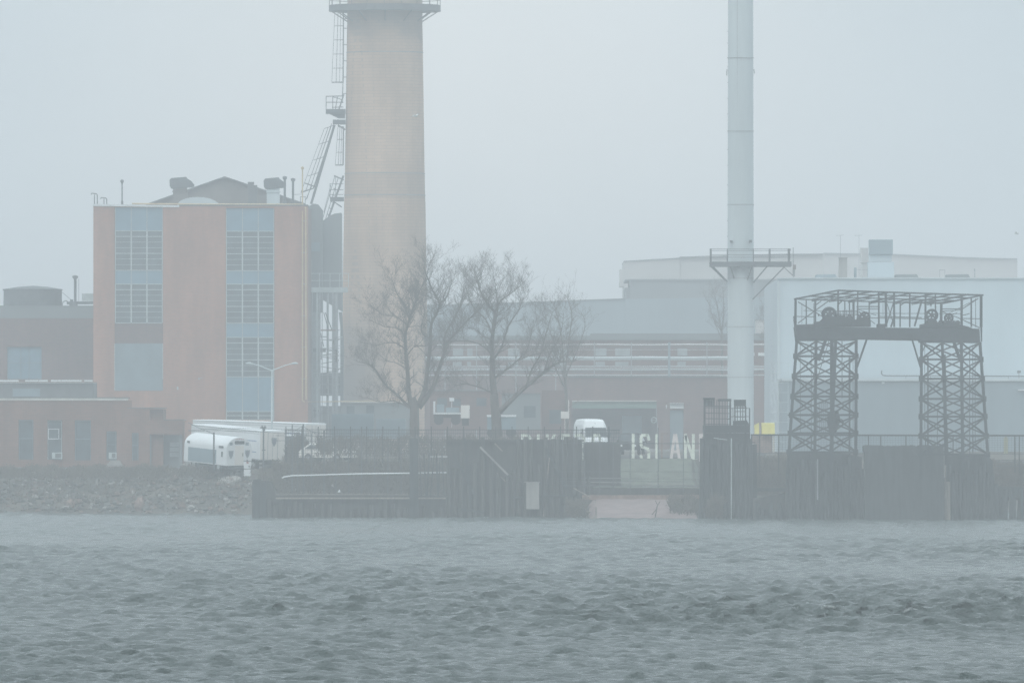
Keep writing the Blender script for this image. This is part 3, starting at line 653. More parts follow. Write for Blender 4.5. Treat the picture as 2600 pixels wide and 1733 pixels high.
for x in (1900, 1925, 1950): b = MB(); b.bx(x, 895, x+16, 903, 1114.7, .1); b.build('strip_light', M['white'], lb)
# low second row of yard structures between the chimney and the garage
ga = thing('brick_garage', 'red-brown brick garage with a wide dark vehicle opening behind the standing letters', 'building', P(1650, 1150, 1062))
Y = 1062
b = MB(); b.bx(1446, 958, 1850, 1019, Y, .5); b.bx(1446, 1019, 1452, 1140, Y, .5); b.bx(1668, 1019, 1700, 1140, Y, .5); b.bx(1736, 1019, 1850, 1140, Y, .5); b.bx(1700, 1019, 1736, 1040, Y+.002, .498)
b.bx(1446.5, 960, 1849, 1139, Y+7, .3); b.bx(1446.2, 959, 1448, 1139, Y+.51, 6.4); b.build('wall', M['dark_brick'], ga)
b = MB(); b.bx(1444, 955, 1852, 957.8, Y-.2, 8); b.build('roof', M['roof'], ga)
b = MB(); b.bx(1452, 1016, 1667, 1018.8, Y-.12, .1); b.build('lintel', M['coping'], ga)
b = MB(); b.bx(1453, 1019.2, 1667, 1036, Y+.1, .3); b.build('rolled_door', M['green'], ga)
b = MB(); b.bx(1701, 1040.2, 1735, 1140, Y+.25, .1); b.build('door', M['bluegrey'], ga)
b = MB(); b.bx(1701, 1025, 1736, 1036.5, Y-.1, .09); b.bx(1691, 1027, 1693, 1037, Y-.1, .09); b.single('wall_sign', M['white'], 'plain white rectangular sign on the brick wall right of the open garage', 'sign')
b = MB(); b.bx(1700, 1022.5, 1736, 1024, Y-.35, .35); b.single('door_light_hood', M['white'], 'thin white hood above the white sign on the brick garage', 'hood')
# things inside the garage opening
sv = MB(); sv.bx(1580, 1055, 1630, 1120, Y+3, 2); sv.single('workshop_cabinet', M['bluegrey'], 'dim bluish cabinet inside the open brick garage', 'cabinet')
fp = thing('hooped_fence_post', 'slender pale pole with a round hoop at the right edge of the garage opening', 'pole', P(1670, 1120, 1050))
b = MB(); b.pb(1666, 1030, 1671, 1120, 1050, 1.3); b.build('pole', M['galv'], fp)
b = MB(); b.ring(P(1660,1066,1049.8), .27, .05); b.pb(1652,1066,1668,1066,1049.8,2); b.build('hoop', M['galv'], fp)

# ------------------------------------------------------------------ far grey and white buildings
DY = 220.0
fg = thing('grey_warehouse', 'huge flat grey windowless warehouse with a sloping roofline beyond the pipe rack', 'building', P(1530, 1140, 1300))
b = MB(); b.prism([(1080,776),(1300,770),(1450,764),(1587,759.5),(1587,900),(1080,900)], 1300, 40); b.prism([(1080,900),(2060,900),(2060,1140),(1080,1140)], 1300, 40); b.prism([(1587.3,759),(2060,751),(2060,899),(1587.3,899)], 1300, 39); b.build('wall', M['midwall'], fg)
b = MB(); b.prism([(1079,773.6),(1300,767.6),(1450,761.6),(1587,757),(1587,759.2),(1450,763.8),(1300,769.8),(1079,775.8)], 1299.8, 40); b.build('roof_edge', M['greywall'], fg)
ug = thing('upper_grey_block', 'taller grey block rising behind the sloping roofline, under the pale upper storey', 'building', P(1790, 1140, 1345))
b = MB(); b.bx(1600, 712, 1985, 1140, 1345, 30); b.bx(1588, 730, 1599.7, 1140, 1346, 28); b.build('wall', M['greywall'], ug)
b = MB(); b.bx(1588, 708, 1985, 711.8, 1344.7, 31); b.build('roof_edge', M['greywall'], ug)
uw = thing('pale_upper_storey', 'pale long upper storey with a faint roofline behind the grey block and the stack', 'building', P(1900, 1140, 1420))
b = MB(); b.prism([(1585,664),(1726,656),(1726,1140),(1585,1140)], 1420, 30); b.prism([(1727,653),(1990,645.5),(2090,645),(2090,1140),(1727,1140)], 1420.4, 30); b.bx(1574, 683, 1584.7, 727, 1420, 12); b.build('wall', M['farwhite'], uw)
b = MB(); b.prism([(1584,662),(1726,654),(1726,655.8),(1584,663.8)], 1419.8, 30); b.prism([(1726.5,651.4),(1990,643.8),(2090,643.6),(2090,644.9),(1990,645.3),(1726.5,652.8)], 1419.8, 30); b.build('roof_edge', M['greywall'], uw)
fw = thing('distant_pale_hall', 'very faint pale hall with a gently falling roofline beyond the white building', 'building', P(2340, 1140, 1700))
b = MB(); b.prism([(2092,643),(2270,646),(2450,654),(2583,657.5),(2583,1140),(2092,1140)], 1700, 60); b.build('wall', M['farwhite'], fw)
b = MB(); b.prism([(2092,641.6),(2270,644.6),(2450,652.6),(2583,656),(2583,657.2),(2450,653.8),(2270,645.8),(2092,642.8)], 1699.5, 60); b.build('roof_edge', M['midwall'], fw)
yb = thing('pale_cube_building', 'small pale yellowish block half hidden behind the right side of the white stack', 'building', P(1945, 1140, 1140))
b = MB(); b.bx(1921, 812, 1965, 846, 1130, 8); b.build('wall', M['farwhite'], yb); b = MB(); b.bx(1920, 810.5, 1966, 811.8, 1129.9, 8.2); b.build('roof', M['greywall'], yb)

# ------------------------------------------------------------------ white building at the right
DY = 110.0
wb = thing('white_building', 'large smooth pale blue-white building behind the gantry at the right', 'building', P(2400, 1150, 1000))
b = MB(); b.bx(1975, 708, 3100, 1150, 1000, 60); b.bx(1990, 706, 3101, 707.8, 1000.6, 59); b.build('wall', M['palewall'], wb)
b = MB(); b.bx(1973, 704.5, 3101, 707.6, 999.8, .5); b.bx(1974, 713, 1981, 1150, 999.85, .14); b.build('roof_edge', M['pale'], wb)
an = thing('grey_annex', 'long grey-blue annex with pale coping in front of the white building', 'building', P(2400, 1150, 985))
b = MB(); b.bx(1987, 967, 3100, 1150, 985, 14.5); b.build('wall', M['midwall'], an)
b = MB(); b.bx(1985, 960.5, 3101, 966.8, 984.8, 14.9); b.build('coping', M['pale'], an)
rl = thing('roof_rail', 'thin dark rail with an upturned end along the annex roof seen through the gantry', 'railing', P(2420, 961, 986))
b = MB(); b.tube([P(2239,940,986), P(2238,948,986), P(2242,952.5,986), P(2250,953.5,986), P(2480,954,986), P(2800,956,986)], .055, 6)
b.build('rail', M['steel2'], rl)
for x in (2300, 2362, 2425, 2560, 2640): b = MB(); b.pb(x, 954, x, 960.5, 986, 1.2); b.build('post', M['steel2'], rl)
fl = thing('roof_floodlight', 'small floodlight on a short post at the far right of the annex roof', 'lamp', P(2587, 961, 987))
b = MB(); b.pb(2587, 946, 2587, 961, 987, 2.5); b.build('post', M['galv'], fl); b = MB(); b.bx(2583, 940, 2592, 946.5, 986.8, .4); b.build('lamp_head', M['steel2'], fl)
b = MB(); b.bx(2585, 988, 2640, 991, 984.6, .3); b.single('wall_fitting', M['white'], 'thin white strip fitting on the grey annex wall at the right edge', 'fitting')
b = MB(); b.bx(2239, 969, 2246, 974, 984.7, .3); b.single('round_wall_light', M['pale'], 'tiny pale wall light under the annex coping between the gantry legs', 'lamp')
# rooftop equipment
cu = thing('rooftop_stack_unit', 'large two-tier square exhaust unit on the white building roof', 'rooftop unit', P(2237, 706, 1012))
b = MB(); b.bx(2207, 608, 2267, 646, 1012, 2.2); b.build('hood', M['midwall'], cu, bevel=.03); b = MB(); b.bx(2207, 647, 2264, 664, 1012.3, 1.8); b.build('neck', M['palewall'], cu); b = MB(); b.bx(2204, 665, 2270, 704, 1011.8, 2.6); b.build('plinth', M['palewall'], cu)
b = MB(); b.bx(2185, 629, 2204, 667, 1015, 2); b.bx(2188, 668, 2202, 704, 1015.1, 1.8); b.single('rooftop_unit', M['farwhite'], 'pale square unit touching the left side of the two-tier exhaust unit', 'rooftop unit')
b = MB(); b.bx(2130, 655, 2151, 704, 1008, .9); b.bx(2129, 653, 2152, 655, 1007.9, 1.1); b.single('square_flue', M['concrete'], 'brownish square flue on the white building roof left of the two-tier unit', 'flue')
b = MB(); b.lathe(P(2171.5,704,1008), [(.13,0),(.13,.85),(.11,.95),(.03,1.0)], 12); b.single('round_flue', M['midwall'], 'small rounded flue right of the brownish square flue', 'flue', smooth=True)
b = MB()
for x in (2184, 2203): b.pb(x, 670, x, 704, 1007, 1.3)
b.pb(2176, 685, 2203, 685, 1007, 1.2); b.single('roof_pipe_frame', M['galv'], 'thin pipe frame beside the rounded flue on the white building', 'frame')
for x0, x1, lab in ((2070,2125,'faint low green-grey skylight at the left of the white building roof'),(2271,2332,'dark low skylight just right of the two-tier exhaust unit'),(2400,2463,'dark low skylight further right on the white building roof')):
    b = MB(); b.prism([(x0,704.3),(x0+3,697),(x1-4,696),(x1,704.3)], 1005, 3); b.single('roof_skylight', M['greywall'] if x0 > 2200 else M['midwall'], lab, 'skylight', 'low skylights on the white building')
b = MB()
for x in (2386, 2399): b.pb(x, 685, x, 704, 1004, 1)
b.pb(2385, 685, 2400, 685, 1004, 1.2); b.single('roof_hatch_rail', M['galv'], 'small hatch rail on the white building roof between the skylights', 'railing')
for x, lab in ((2134, 'left one of two thin rooftop aerial masts'), (2181, 'right one of two thin rooftop aerial masts')):
    b = MB(); b.pb(x, 598, x, 704, 1020, .9); b.pb(x-11, 598, x+8, 597, 1020, .9); b.single('aerial_mast', M['galv'], lab, 'mast', 'aerial masts on the white building')
vent_pipe(2475, 680, 704, 1004, .03, 'tiny post-like vent right of the last skylight', 'galv')

# ------------------------------------------------------------------ tall white stack
DY = 60.0
ws = thing('steel_stack', 'slender tall pale steel stack with flanged joints and a railed platform', 'chimney', P(1880, 1150, 1018))
Y = 1018; k_ = 1/ppm(Y); cx = P(1880.5,1150,Y).x; zb = P(1880,1150,Y).z
def zs(py): return P(0, py, Y).z - zb
b = MB(); b.lathe((cx,Y+DY,zb), [(33.5*k_,0),(33.2*k_,zs(640)),(32.3*k_,zs(200)),(31.5*k_,zs(-260)),(30*k_,zs(-261))], 48); b.build('shaft', M['pale'], ws, smooth=False)
for py in (958, 830, 707, 520, 334, 148):
    b = MB(); b.lathe((cx,Y+DY,zb+zs(py)), [(31*k_,-.02),(34.4*k_,0),(34.4*k_,.05),(31*k_,.07)], 48); b.build('flange', M['galv'], ws)
b = MB(); b.pb(1872,1150,1872,-200,Y-1.14,1.0); b.build('vertical_seam', M['galv'], ws)
for y in (80,110,170,210,250,290,380,420,470,560,600): b = MB(); b.pb(1846,y,1849,y,Y-.2,1.6); b.build('lug', M['galv'], ws)
for q in ((1846,176,1845,192),(1914,176,1916,187)): b = MB(); b.pb(*q,Y-.2,3); b.build('lug', M['galv'], ws)
for q in ((1853,610,1860,616),(1902,609,1909,616)): b = MB(); b.bx(*q,Y-1.25,.35); b.build('lug', M['steel2'], ws)
pl = MB(); pl.bx(1803, 664, 2010, 676, Y-2.1, 4.2); pl.build('platform_deck', M['steel2'], ws)
for yy in (Y-2.05, Y+2.05):
    rr = MB()
    for y in (632, 636, 647, 653): rr.pb(1806, y, 2008, y, yy, 1.3)
    for x, wd in ((1804.5,5),(1847,3.5),(1913,2.5),(1954,5),(2003,6)): rr.pb(x, 631, x, 664, yy, wd)
    rr.build('platform_railing', M['steel2'], ws)
for x_ in (1805, 2007): rr = MB(); rr.beam(P(x_,634,Y-2.05), P(x_,634,Y+2.05), .07); rr.build('end_rail', M['steel2'], ws)
for x0, y0, x1, y1, yo in ((1811,677,1846,714,-1.8),(1806,677,1842,712,1.6),(1852,668,1868,718,-1.9),(1909,677,1895,720,-1.9),(1947,677,1913,717,-1.6),(1992,677,1911,760,-1.6),(1989,677,2014,700,-1.2)):
    b = MB(); b.pb(x0,y0,x1,y1,Y+yo,3.2 if x0 != 1989 else 2,Y+yo*.4); b.build('platform_brace', M['steel2'], ws)
b = MB(); b.pb(2014,628,2014,704,Y-.8,2.4); b.pb(2017,672,2017,702,Y-.8,3); b.build('conduit', M['galv'], ws)
b = MB(); b.bx(2013, 672, 2021, 684, Y-1.2, .3); b.build('junction_box', M['rockred'], ws)

# ------------------------------------------------------------------ scaffold ladder, yellow container
DY = 0.0
sc_ = MB(); Y = 976
for x in (1958, 1967, 1975, 2001):
    for yy in (Y, Y+.9): sc_.pb(x, 921, x, 1150, yy, 1.2)
for y in range(921, 1150, 25): sc_.pb(1957, y, 2002, y, Y, 1.1); sc_.pb(1957, y, 2002, y, Y+.9, 1.1)
for y in range(925, 1150, 8): sc_.pb(1959, y, 1966, y, Y+.4, .8)
sc_.single('caged_access_ladder', M['pale'], 'pale caged access ladder beside the left corner of the white building', 'ladder')
yc = thing('yellow_bin', 'bright yellow steel bin standing on a brown base by the dark lift structure', 'bin', P(1942, 1160, 925))
b = MB(); b.prism([(1934.5,1073),(1967,1073),(1968,1102),(1934.5,1103)], 925, 2.6); b.build('hopper', M['yellow'], yc, bevel=.04); b = MB(); b.prism([(1916,1079),(1927,1073),(1928,1103),(1917,1103)], 925.3, 2); b.build('side_hopper', M['yellow'], yc)
b = MB(); b.bx(1920, 1104, 1961, 1150, 925.4, 2); b.bx(1907, 1104, 1919, 1126, 925.5, 1); b.build('base', M['rockred'], yc)
b = MB(); b.bx(1962, 1104, 1967, 1150, 925.2, .4); b.build('post', M['coping'], yc)
b = MB(); b.bx(2178, 1106, 2320, 1150, 930, 3); b.single('low_concrete_wall', M['midwall'], 'low grey wall beyond the pier rail between the gantry legs', 'wall')
b = MB(); b.bx(2549, 1112, 2559, 1152, 915, .3); b.bx(2550.5, 1108, 2557.5, 1112, 915, .3); b.single('yellow_bollard', M['dullyellow'], 'faded olive-yellow upright bollard behind the pier rail at the far right', 'bollard')

# ------------------------------------------------------------------ white box trailers, tank trailer
def vehicle_root(name, lab, cat, px, pz, Yv, yaw, pitch=0, group=None):
    t = thing(name, lab, cat, P(px, pz, Yv), group, rot=(R(pitch), 0, R(yaw))); t.rotation_mode = 'ZYX' if False else 'XYZ'; return t
def shield(name, cx_, z, w_, h_, y, parent, m='shield'):
    o = MB(); n = [(-.5,.42),(-.42,.5),(-.2,.44),(0,.5),(.2,.44),(.42,.5),(.5,.42),(.46,.05),(.36,-.2),(.16,-.42),(0,-.55),(-.16,-.42),(-.36,-.2),(-.46,.05)]
    vs = [(cx_+a*w_, y, z+c*h_) for a, c in n]; vb = [(cx_+a*w_, y+.02, z+c*h_) for a, c in n]; L = len(n)
    o.add(vs+vb, [tuple(reversed(range(L))), tuple(range(L,2*L))]+[(i,(i+1)%L,(i+1)%L+L,i+L) for i in range(L)])
    e = o.build(name, M[m], parent, raw=True)
    o = MB(); vs = [(cx_+a*w_*.68, y-.008, z+c*h_*.68) for a, c in n]; vb = [(cx_+a*w_*.68, y-.001, z+c*h_*.68) for a, c in n]
    o.add(vs+vb, [tuple(reversed(range(L))), tuple(range(L,2*L))]+[(i,(i+1)%L,(i+1)%L+L,i+L) for i in range(L)])
    o.build('emblem_field', M['shield' if m == 'shieldrim' else 'shieldrim'], e, raw=True)
def wheels(t, pts, r=.5, wd=.3):
    for x, y in pts:
        b = MB(); b.tube([(x-wd/2,y,r), (x+wd/2,y,r)], r, 20); wh = b.build('wheel', M['tyre'], t, raw=True)
        s = -1 if x < 0 else 1
        b = MB(); b.tube([(x+s*wd/2,y,r), (x+s*(wd/2+.015),y,r)], r*.5, 14); b.build('rim', M['galv'], wh, raw=True)
# right end face is toward the water: local -Y is the rear/front face that we see, side faces local -X
def box_trailer(lab, px, pz, Yv, L, W_, H, yaw, pitch, shieldon=True, m='white', mf='cream', base=.95):
    t = vehicle_root('box_trailer', lab, 'trailer', px, pz, Yv, yaw, pitch, 'white trailers parked in the lot')
    b = MB(); b.box(-W_/2, W_/2, 0, L, base, base+H); b.build('cargo_box', M[m], t, raw=True, bevel=.05)
    b = MB(); b.box(-W_/2+.06, W_/2-.06, -.03, 0, base+.06, base+H-.14); d = b.build('rear_door', M[mf], t, raw=True)
    b = MB(); b.box(-.015, .015, -.045, -.031, base+.08, base+H-.16); b.box(-.5,-.47,-.06,-.031,base+.1,base+H-.2); b.box(.47,.5,-.06,-.031,base+.1,base+H-.2); b.build('lock_bar', M['galv'], d, raw=True)
    if shieldon: shield('emblem', 0.12, base+H*.62, .52, .70, -.058, t)
    b = MB(); b.box(-W_/2-.012, -W_/2, .1, L, base+.02, base+.10); b.box(-W_/2-.012, -W_/2, .1, L, base+H-.12, base+H-.06); b.box(-W_/2-.012, -W_/2, .1, L, base+H-.30, base+H-.27); b.build('side_rail', M['galv'], t, raw=True)
    for z in (.25, .62): b = MB(); b.box(-W_/2-.02, -W_/2-.004, .5, 2.4, base+H*z, base+H*z+.07); b.build('stripe', M['stripe'], t, raw=True)
    b = MB(); b.box(-.5, .5, .2, L-.3, base-.25, base-.01); b.box(-W_/2+.1, W_/2-.1, 0, .12, .45, .62); b.build('chassis', M['tyre'], t, raw=True)
    wheels(t, [(-W_/2+.25, 1.1), (W_/2-.25, 1.1), (-W_/2+.25, 2.3), (W_/2-.25, 2.3)])
    b = MB(); b.box(-.9,-.8,L-2.5,L-2.4,0,base-.01); b.box(.8,.9,L-2.5,L-2.4,0,base-.01); b.build('landing_leg', M['steel2'], t, raw=True)
    return t
box_trailer('large white box trailer with grey shield emblem on its cream rear doors', 690, 1197, 938, 10.6, 2.5, 2.45, 34, 3.0)
box_trailer('white box trailer behind the large one, its pale end showing above', 800, 1176, 962, 13.6, 2.5, 2.45, 46, 1.4, False)
tt = vehicle_root('tank_trailer', 'rounded white tank-shaped trailer with two shield emblems on its arched end', 'trailer', 606, 1199, 933, 33, 3.2, 'white trailers parked in the lot')
b = MB(); n = 18; W_, H, base = 2.45, 2.35, .55
pf = [(-W_/2, base), (-W_/2, base+H*.58)] + [(-W_/2*math.cos(math.pi*k/n), base+H*.58+H*.42*math.sin(math.pi*k/n)) for k in range(1, n)] + [(W_/2, base+H*.58), (W_/2, base)]
L = 6.7
vs = [(x, 0, z) for x, z in pf] + [(x, L, z) for x, z in pf]; N = len(pf)
b.add(vs, [tuple(reversed(range(N))), tuple(range(N, 2*N))] + [(i, (i+1)%N, (i+1)%N+N, i+N) for i in range(N)]); b.build('body', M['white'], tt, raw=True, bevel=.03)
b = MB(); b.box(-W_/2-.02, -W_/2-.001, 1.6, L-.7, base+.1, base+H*.52); b.build('side_panel', M['bluegrey'], tt, raw=True)
b = MB(); b.box(-.42, .42, -.03, -.001, base+.06, base+H*.70); d = b.build('door', M['cream'], tt, raw=True); b = MB(); b.box(.3,.34,-.06,-.031,base+.8,base+1.05); b.build('handle', M['steel2'], d, raw=True)
b = MB(); b.box(-.46, .46, -.03, -.001, base+H*.76, base+H*.87); b.build('window', M['carglass'], tt, raw=True)
for x in (-.82, .72): b = MB(); b.box(x-.14, x+.14, -.03, -.001, base+H*.72, base+H*.82); b.build('small_window', M['bluegrey'], tt, raw=True)
shield('emblem', -.80, base+H*.40, .46, .66, -.03, tt); shield('emblem', .78, base+H*.42, .46, .66, -.03, tt)
for k in range(5): b = MB(); b.box(-.34+.17*k-.04, -.34+.17*k+.04, -.035, -.001, base+H*.925-abs(k-2)*.015, base+H*.95-abs(k-2)*.015); b.build('marker_light', M['plastic'], tt, raw=True)
b = MB(); b.box(-W_/2-.03, -W_/2-.021, .55, .8, base+H*.30, base+H*.48); b.box(-W_/2-.03, -W_/2-.002, .5, 1.2, base+H*.60, base+H*.68); b.box(-W_/2-.03,-W_/2-.002, L-.9, L-.5, base+H*.66, base+H*.74); b.build('vent_grille', M['steel2'], tt, raw=True)
b = MB(); b.box(-.9, .9, -.12, -.0, .35, .5); b.box(-.6,.6,.3,L-.3,.3,.54); b.build('bumper', M['steel2'], tt, raw=True)
wheels(tt, [(-W_/2+.2, 1.3), (W_/2-.2, 1.3), (-W_/2+.2, L-1.5), (W_/2-.2, L-1.5)], .42)
sg = thing('utility_cabinet', 'two stacked white cabinets on a post in front of the tank trailer', 'cabinet', P(627, 1225, 928))
b = MB(); b.bx(619, 1173, 636.5, 1189, 928, .35); b.build('upper_cabinet', M['white'], sg, bevel=.02); b = MB(); b.bx(619, 1191, 636, 1208, 928, .35); b.build('lower_cabinet', M['white'], sg, bevel=.02)
b = MB(); b.bx(626, 1166, 629, 1226, 928.36, .1); b.bx(618, 1169, 640, 1171, 928.1, .15); b.build('post', M['steel2'], sg); b = MB(); b.bx(631, 1181, 634, 1185, 927.96, .035); b.build('dial', M['steel2'], sg); b = MB(); b.bx(626, 1171.5, 631, 1176, 927.94, .05); b.build('red_tag', M['plastic'], sg)

# ------------------------------------------------------------------ cars and van
def car(lab, px, pz, Yv, yaw, m, W_=1.8, L=4.5, H=1.5, group='cars and vans in the yard'):
    t = vehicle_root('parked_car', lab, 'car', px, pz, Yv, yaw, 0, group)
    side = [(0,.35),(0,.75),(.12,.92),(.95,1.0),(1.55,H*.96),(2.6,H),(3.7,H*.95),(4.35,.98),(4.5,.85),(4.5,.35)]
    side = [(y*L/4.5, z) for y, z in side]; n = len(side); b = MB()
    def wz(z): return W_/2 if z < 1.02 else W_/2*(1-.28*(z-1.02)/(H-1.02+.01))
    vs = [(-wz(z), y, z) for y, z in side] + [(wz(z), y, z) for y, z in side]
    b.add(vs, [tuple(range(n)), tuple(reversed(range(n,2*n)))] + [(i, i+n, (i+1)%n+n, (i+1)%n) for i in range(n)]); b.build('body', M[m], t, raw=True, bevel=.05)
    k = L/4.5
    b = MB(); b.add([(-.68*W_/1.8,1.03*k-.03,1.06),(.68*W_/1.8,1.03*k-.03,1.06),(.6*W_/1.8,1.5*k-.035,H*.93),(-.6*W_/1.8,1.5*k-.035,H*.93)], [(0,1,2,3)]); b.build('windscreen', M['carglass'], t, raw=True)
    for s in (-1, 1):
        b = MB(); x0, x1 = s*(W_/2+.006), s*(wz(H*.92)+.02)
        b.add([(x0,1.2*k,1.05),(x0,3.95*k,1.05),(x1,3.5*k,H*.92),(x1,1.65*k,H*.92)], [(0,1,2,3)]); b.build('side_window', M['carglass'], t, raw=True)
        b = MB(); b.box(s*.55-.18, s*.55+.18, -.02, .0, .62, .78); b.build('headlight', M['white'], t, raw=True)
    wheels(t, [(-W_/2+.1,.85*k),(W_/2-.1,.85*k),(-W_/2+.1,3.6*k),(W_/2-.1,3.6*k)], .34, .22)
car('small pale car parked right of the white trailers', 893, 1172, 925, 60, 'cream')
car('white-roofed car parked behind the shrub at the right end of the trailers', 815, 1160, 948, 75, 'white', 2.0, 5.0, 1.9)
car('dark car behind the first letters of the second word', 1592, 1153, 905, -8, 'tyre', 1.9, 4.6, 1.7)
vn = vehicle_root('van', 'white high-roofed van facing the water in front of the brick garage', 'van', 1517, 1151, 903, 9, 0, 'cars and vans in the yard')
secs = [(0,.75,.95,.35,1.0),(.45,.95,1.12,.35,1.25),(.95,1.0,1.0,.35,2.0),(1.35,1.0,.92,.35,2.55),(1.8,1.0,.9,.35,2.72),(5.8,1.0,.92,.35,2.74),(5.9,.98,.9,.4,2.65)]
# body sections: y, half width low, (unused), z0, z1
b = MB(); ring_n = 12
for y, hw, _, z0, z1 in secs:
    tw = .86 if z1 > 1.9 else .95
    b.v += [(-hw,y,z0),(-hw,y,z0+(z1-z0)*.45),(-hw*(.5+.5*tw),y,z0+(z1-z0)*.82),(-hw*tw*.93,y,z1-.10),(-hw*tw*.80,y,z1-.015),(-hw*.3,y,z1+.03),(hw*.3,y,z1+.03),(hw*tw*.80,y,z1-.015),(hw*tw*.93,y,z1-.10),(hw*(.5+.5*tw),y,z0+(z1-z0)*.82),(hw,y,z0+(z1-z0)*.45),(hw,y,z0)]
for i in range(len(secs)-1):
    for k in range(ring_n): k2 = (k+1)%ring_n; b.f.append((i*ring_n+k,i*ring_n+k2,(i+1)*ring_n+k2,(i+1)*ring_n+k))
b.f.append(tuple(reversed(range(ring_n)))); b.f.append(tuple((len(secs)-1)*ring_n+k for k in range(ring_n))); b.build('body', M['white'], vn, raw=True, bevel=.02)
b = MB(); b.add([(-.90,.47,1.33),(.90,.47,1.33),(.84,.93,2.07),(-.84,.93,2.07)], [(0,1,2,3)]); b.build('windscreen', M['carglass'], vn, raw=True)
b = MB(); b.box(-.55,.55,-.04,.0,.62,.88); b.build('grille', M['steel2'], vn, raw=True)
b = MB(); b.box(-.05,.05,1.2,1.28,2.28,2.40); b.build('roof_lamp', M['steel2'], vn, raw=True)
for s in (-1, 1):
    b = MB(); b.box(s*.66-.13, s*.66+.13, -.05, .02, .72, .92); b.build('headlight', M['glass'], vn, raw=True)
    b = MB(); b.box(s*1.12-.1, s*1.12+.1, .9, 1.0, 1.35, 1.68); b.build('mirror', M['steel2'], vn, raw=True)
    b = MB(); x0 = s*1.006; b.add([(x0,1.0,1.35),(x0,1.9,1.35),(x0*.955,1.9,1.98),(x0*.96,1.25,1.98)], [(0,1,2,3)]); b.build('side_window', M['carglass'], vn, raw=True)
wheels(vn, [(-.9,.9),(.9,.9),(-.9,4.5),(.9,4.5)], .36, .24)

# ------------------------------------------------------------------ street lamp, posts and fences of the lot
sl_ = thing('street_lamp', 'tall double-armed street lamp in front of the right window strip', 'street lamp', P(690, 1185, 945))
Y = 945
b = MB(); b.tube([P(690,1185,Y), P(690.5,938,Y)], [.11,.06], 8); b.build('pole', M['pale'], sl_)
for s in (-1, 1):
    b = MB(); b.tube([P(690.5,940,Y), P(690.5+s*12,936,Y), P(690.5+s*34,927,Y), P(690.5+s*50,923,Y)], [.05,.045,.04,.035], 6); b.build('arm', M['pale'], sl_)
    b = MB(); b.tube([P(690.5+s*48,923.5,Y), P(690.5+s*58,921.5,Y), P(690.5+s*67,922.5,Y)], [.05,.10,.04], 8); b.build('lamp_head', M['pale'], sl_)
pp = thing('utility_pole', 'thin dark pole in front of the tank trailer carrying drooping wires', 'pole', P(543, 1192, 926))
b = MB(); b.tube([P(543,1192,926), P(543,1097,926)], .07, 6); b.build('pole', M['steel2'], pp)
def wire(pts, Y, r=.016): return [P(x, y, Y) for x, y in pts]
b = MB(); b.tube(wire([(543,1101),(520,1092),(500,1083),(478,1072)], 926), .025, 4); b.tube(wire([(478,1092),(540,1088),(620,1087),(700,1089),(780,1094),(860,1104),(948,1110)], 926), .022, 4); b.tube(wire([(478,1094),(560,1092),(669,1096),(780,1104),(860,1112),(1100,1124)], 926), .02, 4); b.build('wire', M['steel2'], pp)
pp = thing('mast_pole', 'dark pole with a small bushy head in front of the cream trailer doors', 'pole', P(669, 1205, 927))
b = MB(); b.tube([P(669,1205,927), P(669,1085,927)], .065, 6); b.pb(665,1142,674,1142,926.8,2.4); b.build('pole', M['steel2'], pp)
b = MB(); rnd = random.Random(4)
for k in range(26): a = rnd.uniform(0, 6.28); b.beam(P(669,1088+rnd.uniform(-3,3),927), P(669+8*math.cos(a),1086+7*math.sin(a),927+rnd.uniform(-.25,.25)), .035)
b.build('head', M['steel2'], pp)

def brushmass(name, lab, x0, x1, ytop, ybot, Y, d, n, m='brush', hpx=16, seed=1, cat='bush', kind=None, arch=0):
    rnd = random.Random(seed); b = MB()
    a, c = P(x0, 0, Y).x, P(x1, 0, Y).x
    for _ in range(n):
        x = rnd.uniform(a, c); yy = rnd.uniform(Y, Y+d); px = x*F0/Y+1300
        env = (ytop + 4*math.sin(px*.11+seed) + 3*math.sin(px*.047) + arch*((2*(px-x0)/(x1-x0)-1)**2)); zt = P(0, env, Y).z; zb_ = P(0, ybot, Y).z
        z = zb_ + (zt-zb_)*rnd.random()**.8; an = rnd.gauss(0, .7); L = hpx/ppm(Y)*rnd.uniform(.5,1.2)
        dv = Vector((math.sin(an), rnd.uniform(-.4,.4), math.cos(an))).normalized()*L; wd = rnd.uniform(.025,.06); p = Vector((x,yy,z))
        b.add([p+Vector((-wd,0,0)), p+Vector((wd,0,0)), p+dv+Vector((0,.01,0))], [(0,1,2)])
        l = p + dv*rnd.uniform(.3,.9); s = rnd.uniform(.05,.13); b.add([l, l+Vector((s,.02,s*.6)), l+Vector((s*.2,.05,s*1.2))], [(0,1,2)])
    if kind: o = b.build(name, M[m], None, raw=True); o['kind'] = kind; return o
    return b.single(name, M[m], lab, cat)
brushmass('leafless_shrub', 'dense dark shrub against the right side of the cream trailer doors', 724, 786, 1116, 1200, 934, 3, 1500, seed=3, hpx=18, arch=26)
brushmass('yard_scrub', None, 800, 1480, 1117, 1160, 905, 14, 4200, seed=5, kind='stuff')
brushmass('shore_scrub', None, -60, 640, 1188, 1215, 934, 6, 5200, m='brush', seed=9, hpx=10, kind='stuff')
brushmass('slope_scrub', None, 655, 1140, 1196, 1262, 903, 5, 4200, m='brush', seed=31, hpx=13, kind='stuff')
brushmass('shore_weeds', None, -60, 640, 1206, 1292, 921, 14, 1500, m='brush', seed=41, hpx=8, kind='stuff')
brushmass('railing_scrub', None, 690, 1132, 1172, 1258, 886, 5, 5200, m='brush', seed=37, hpx=16, kind='stuff')

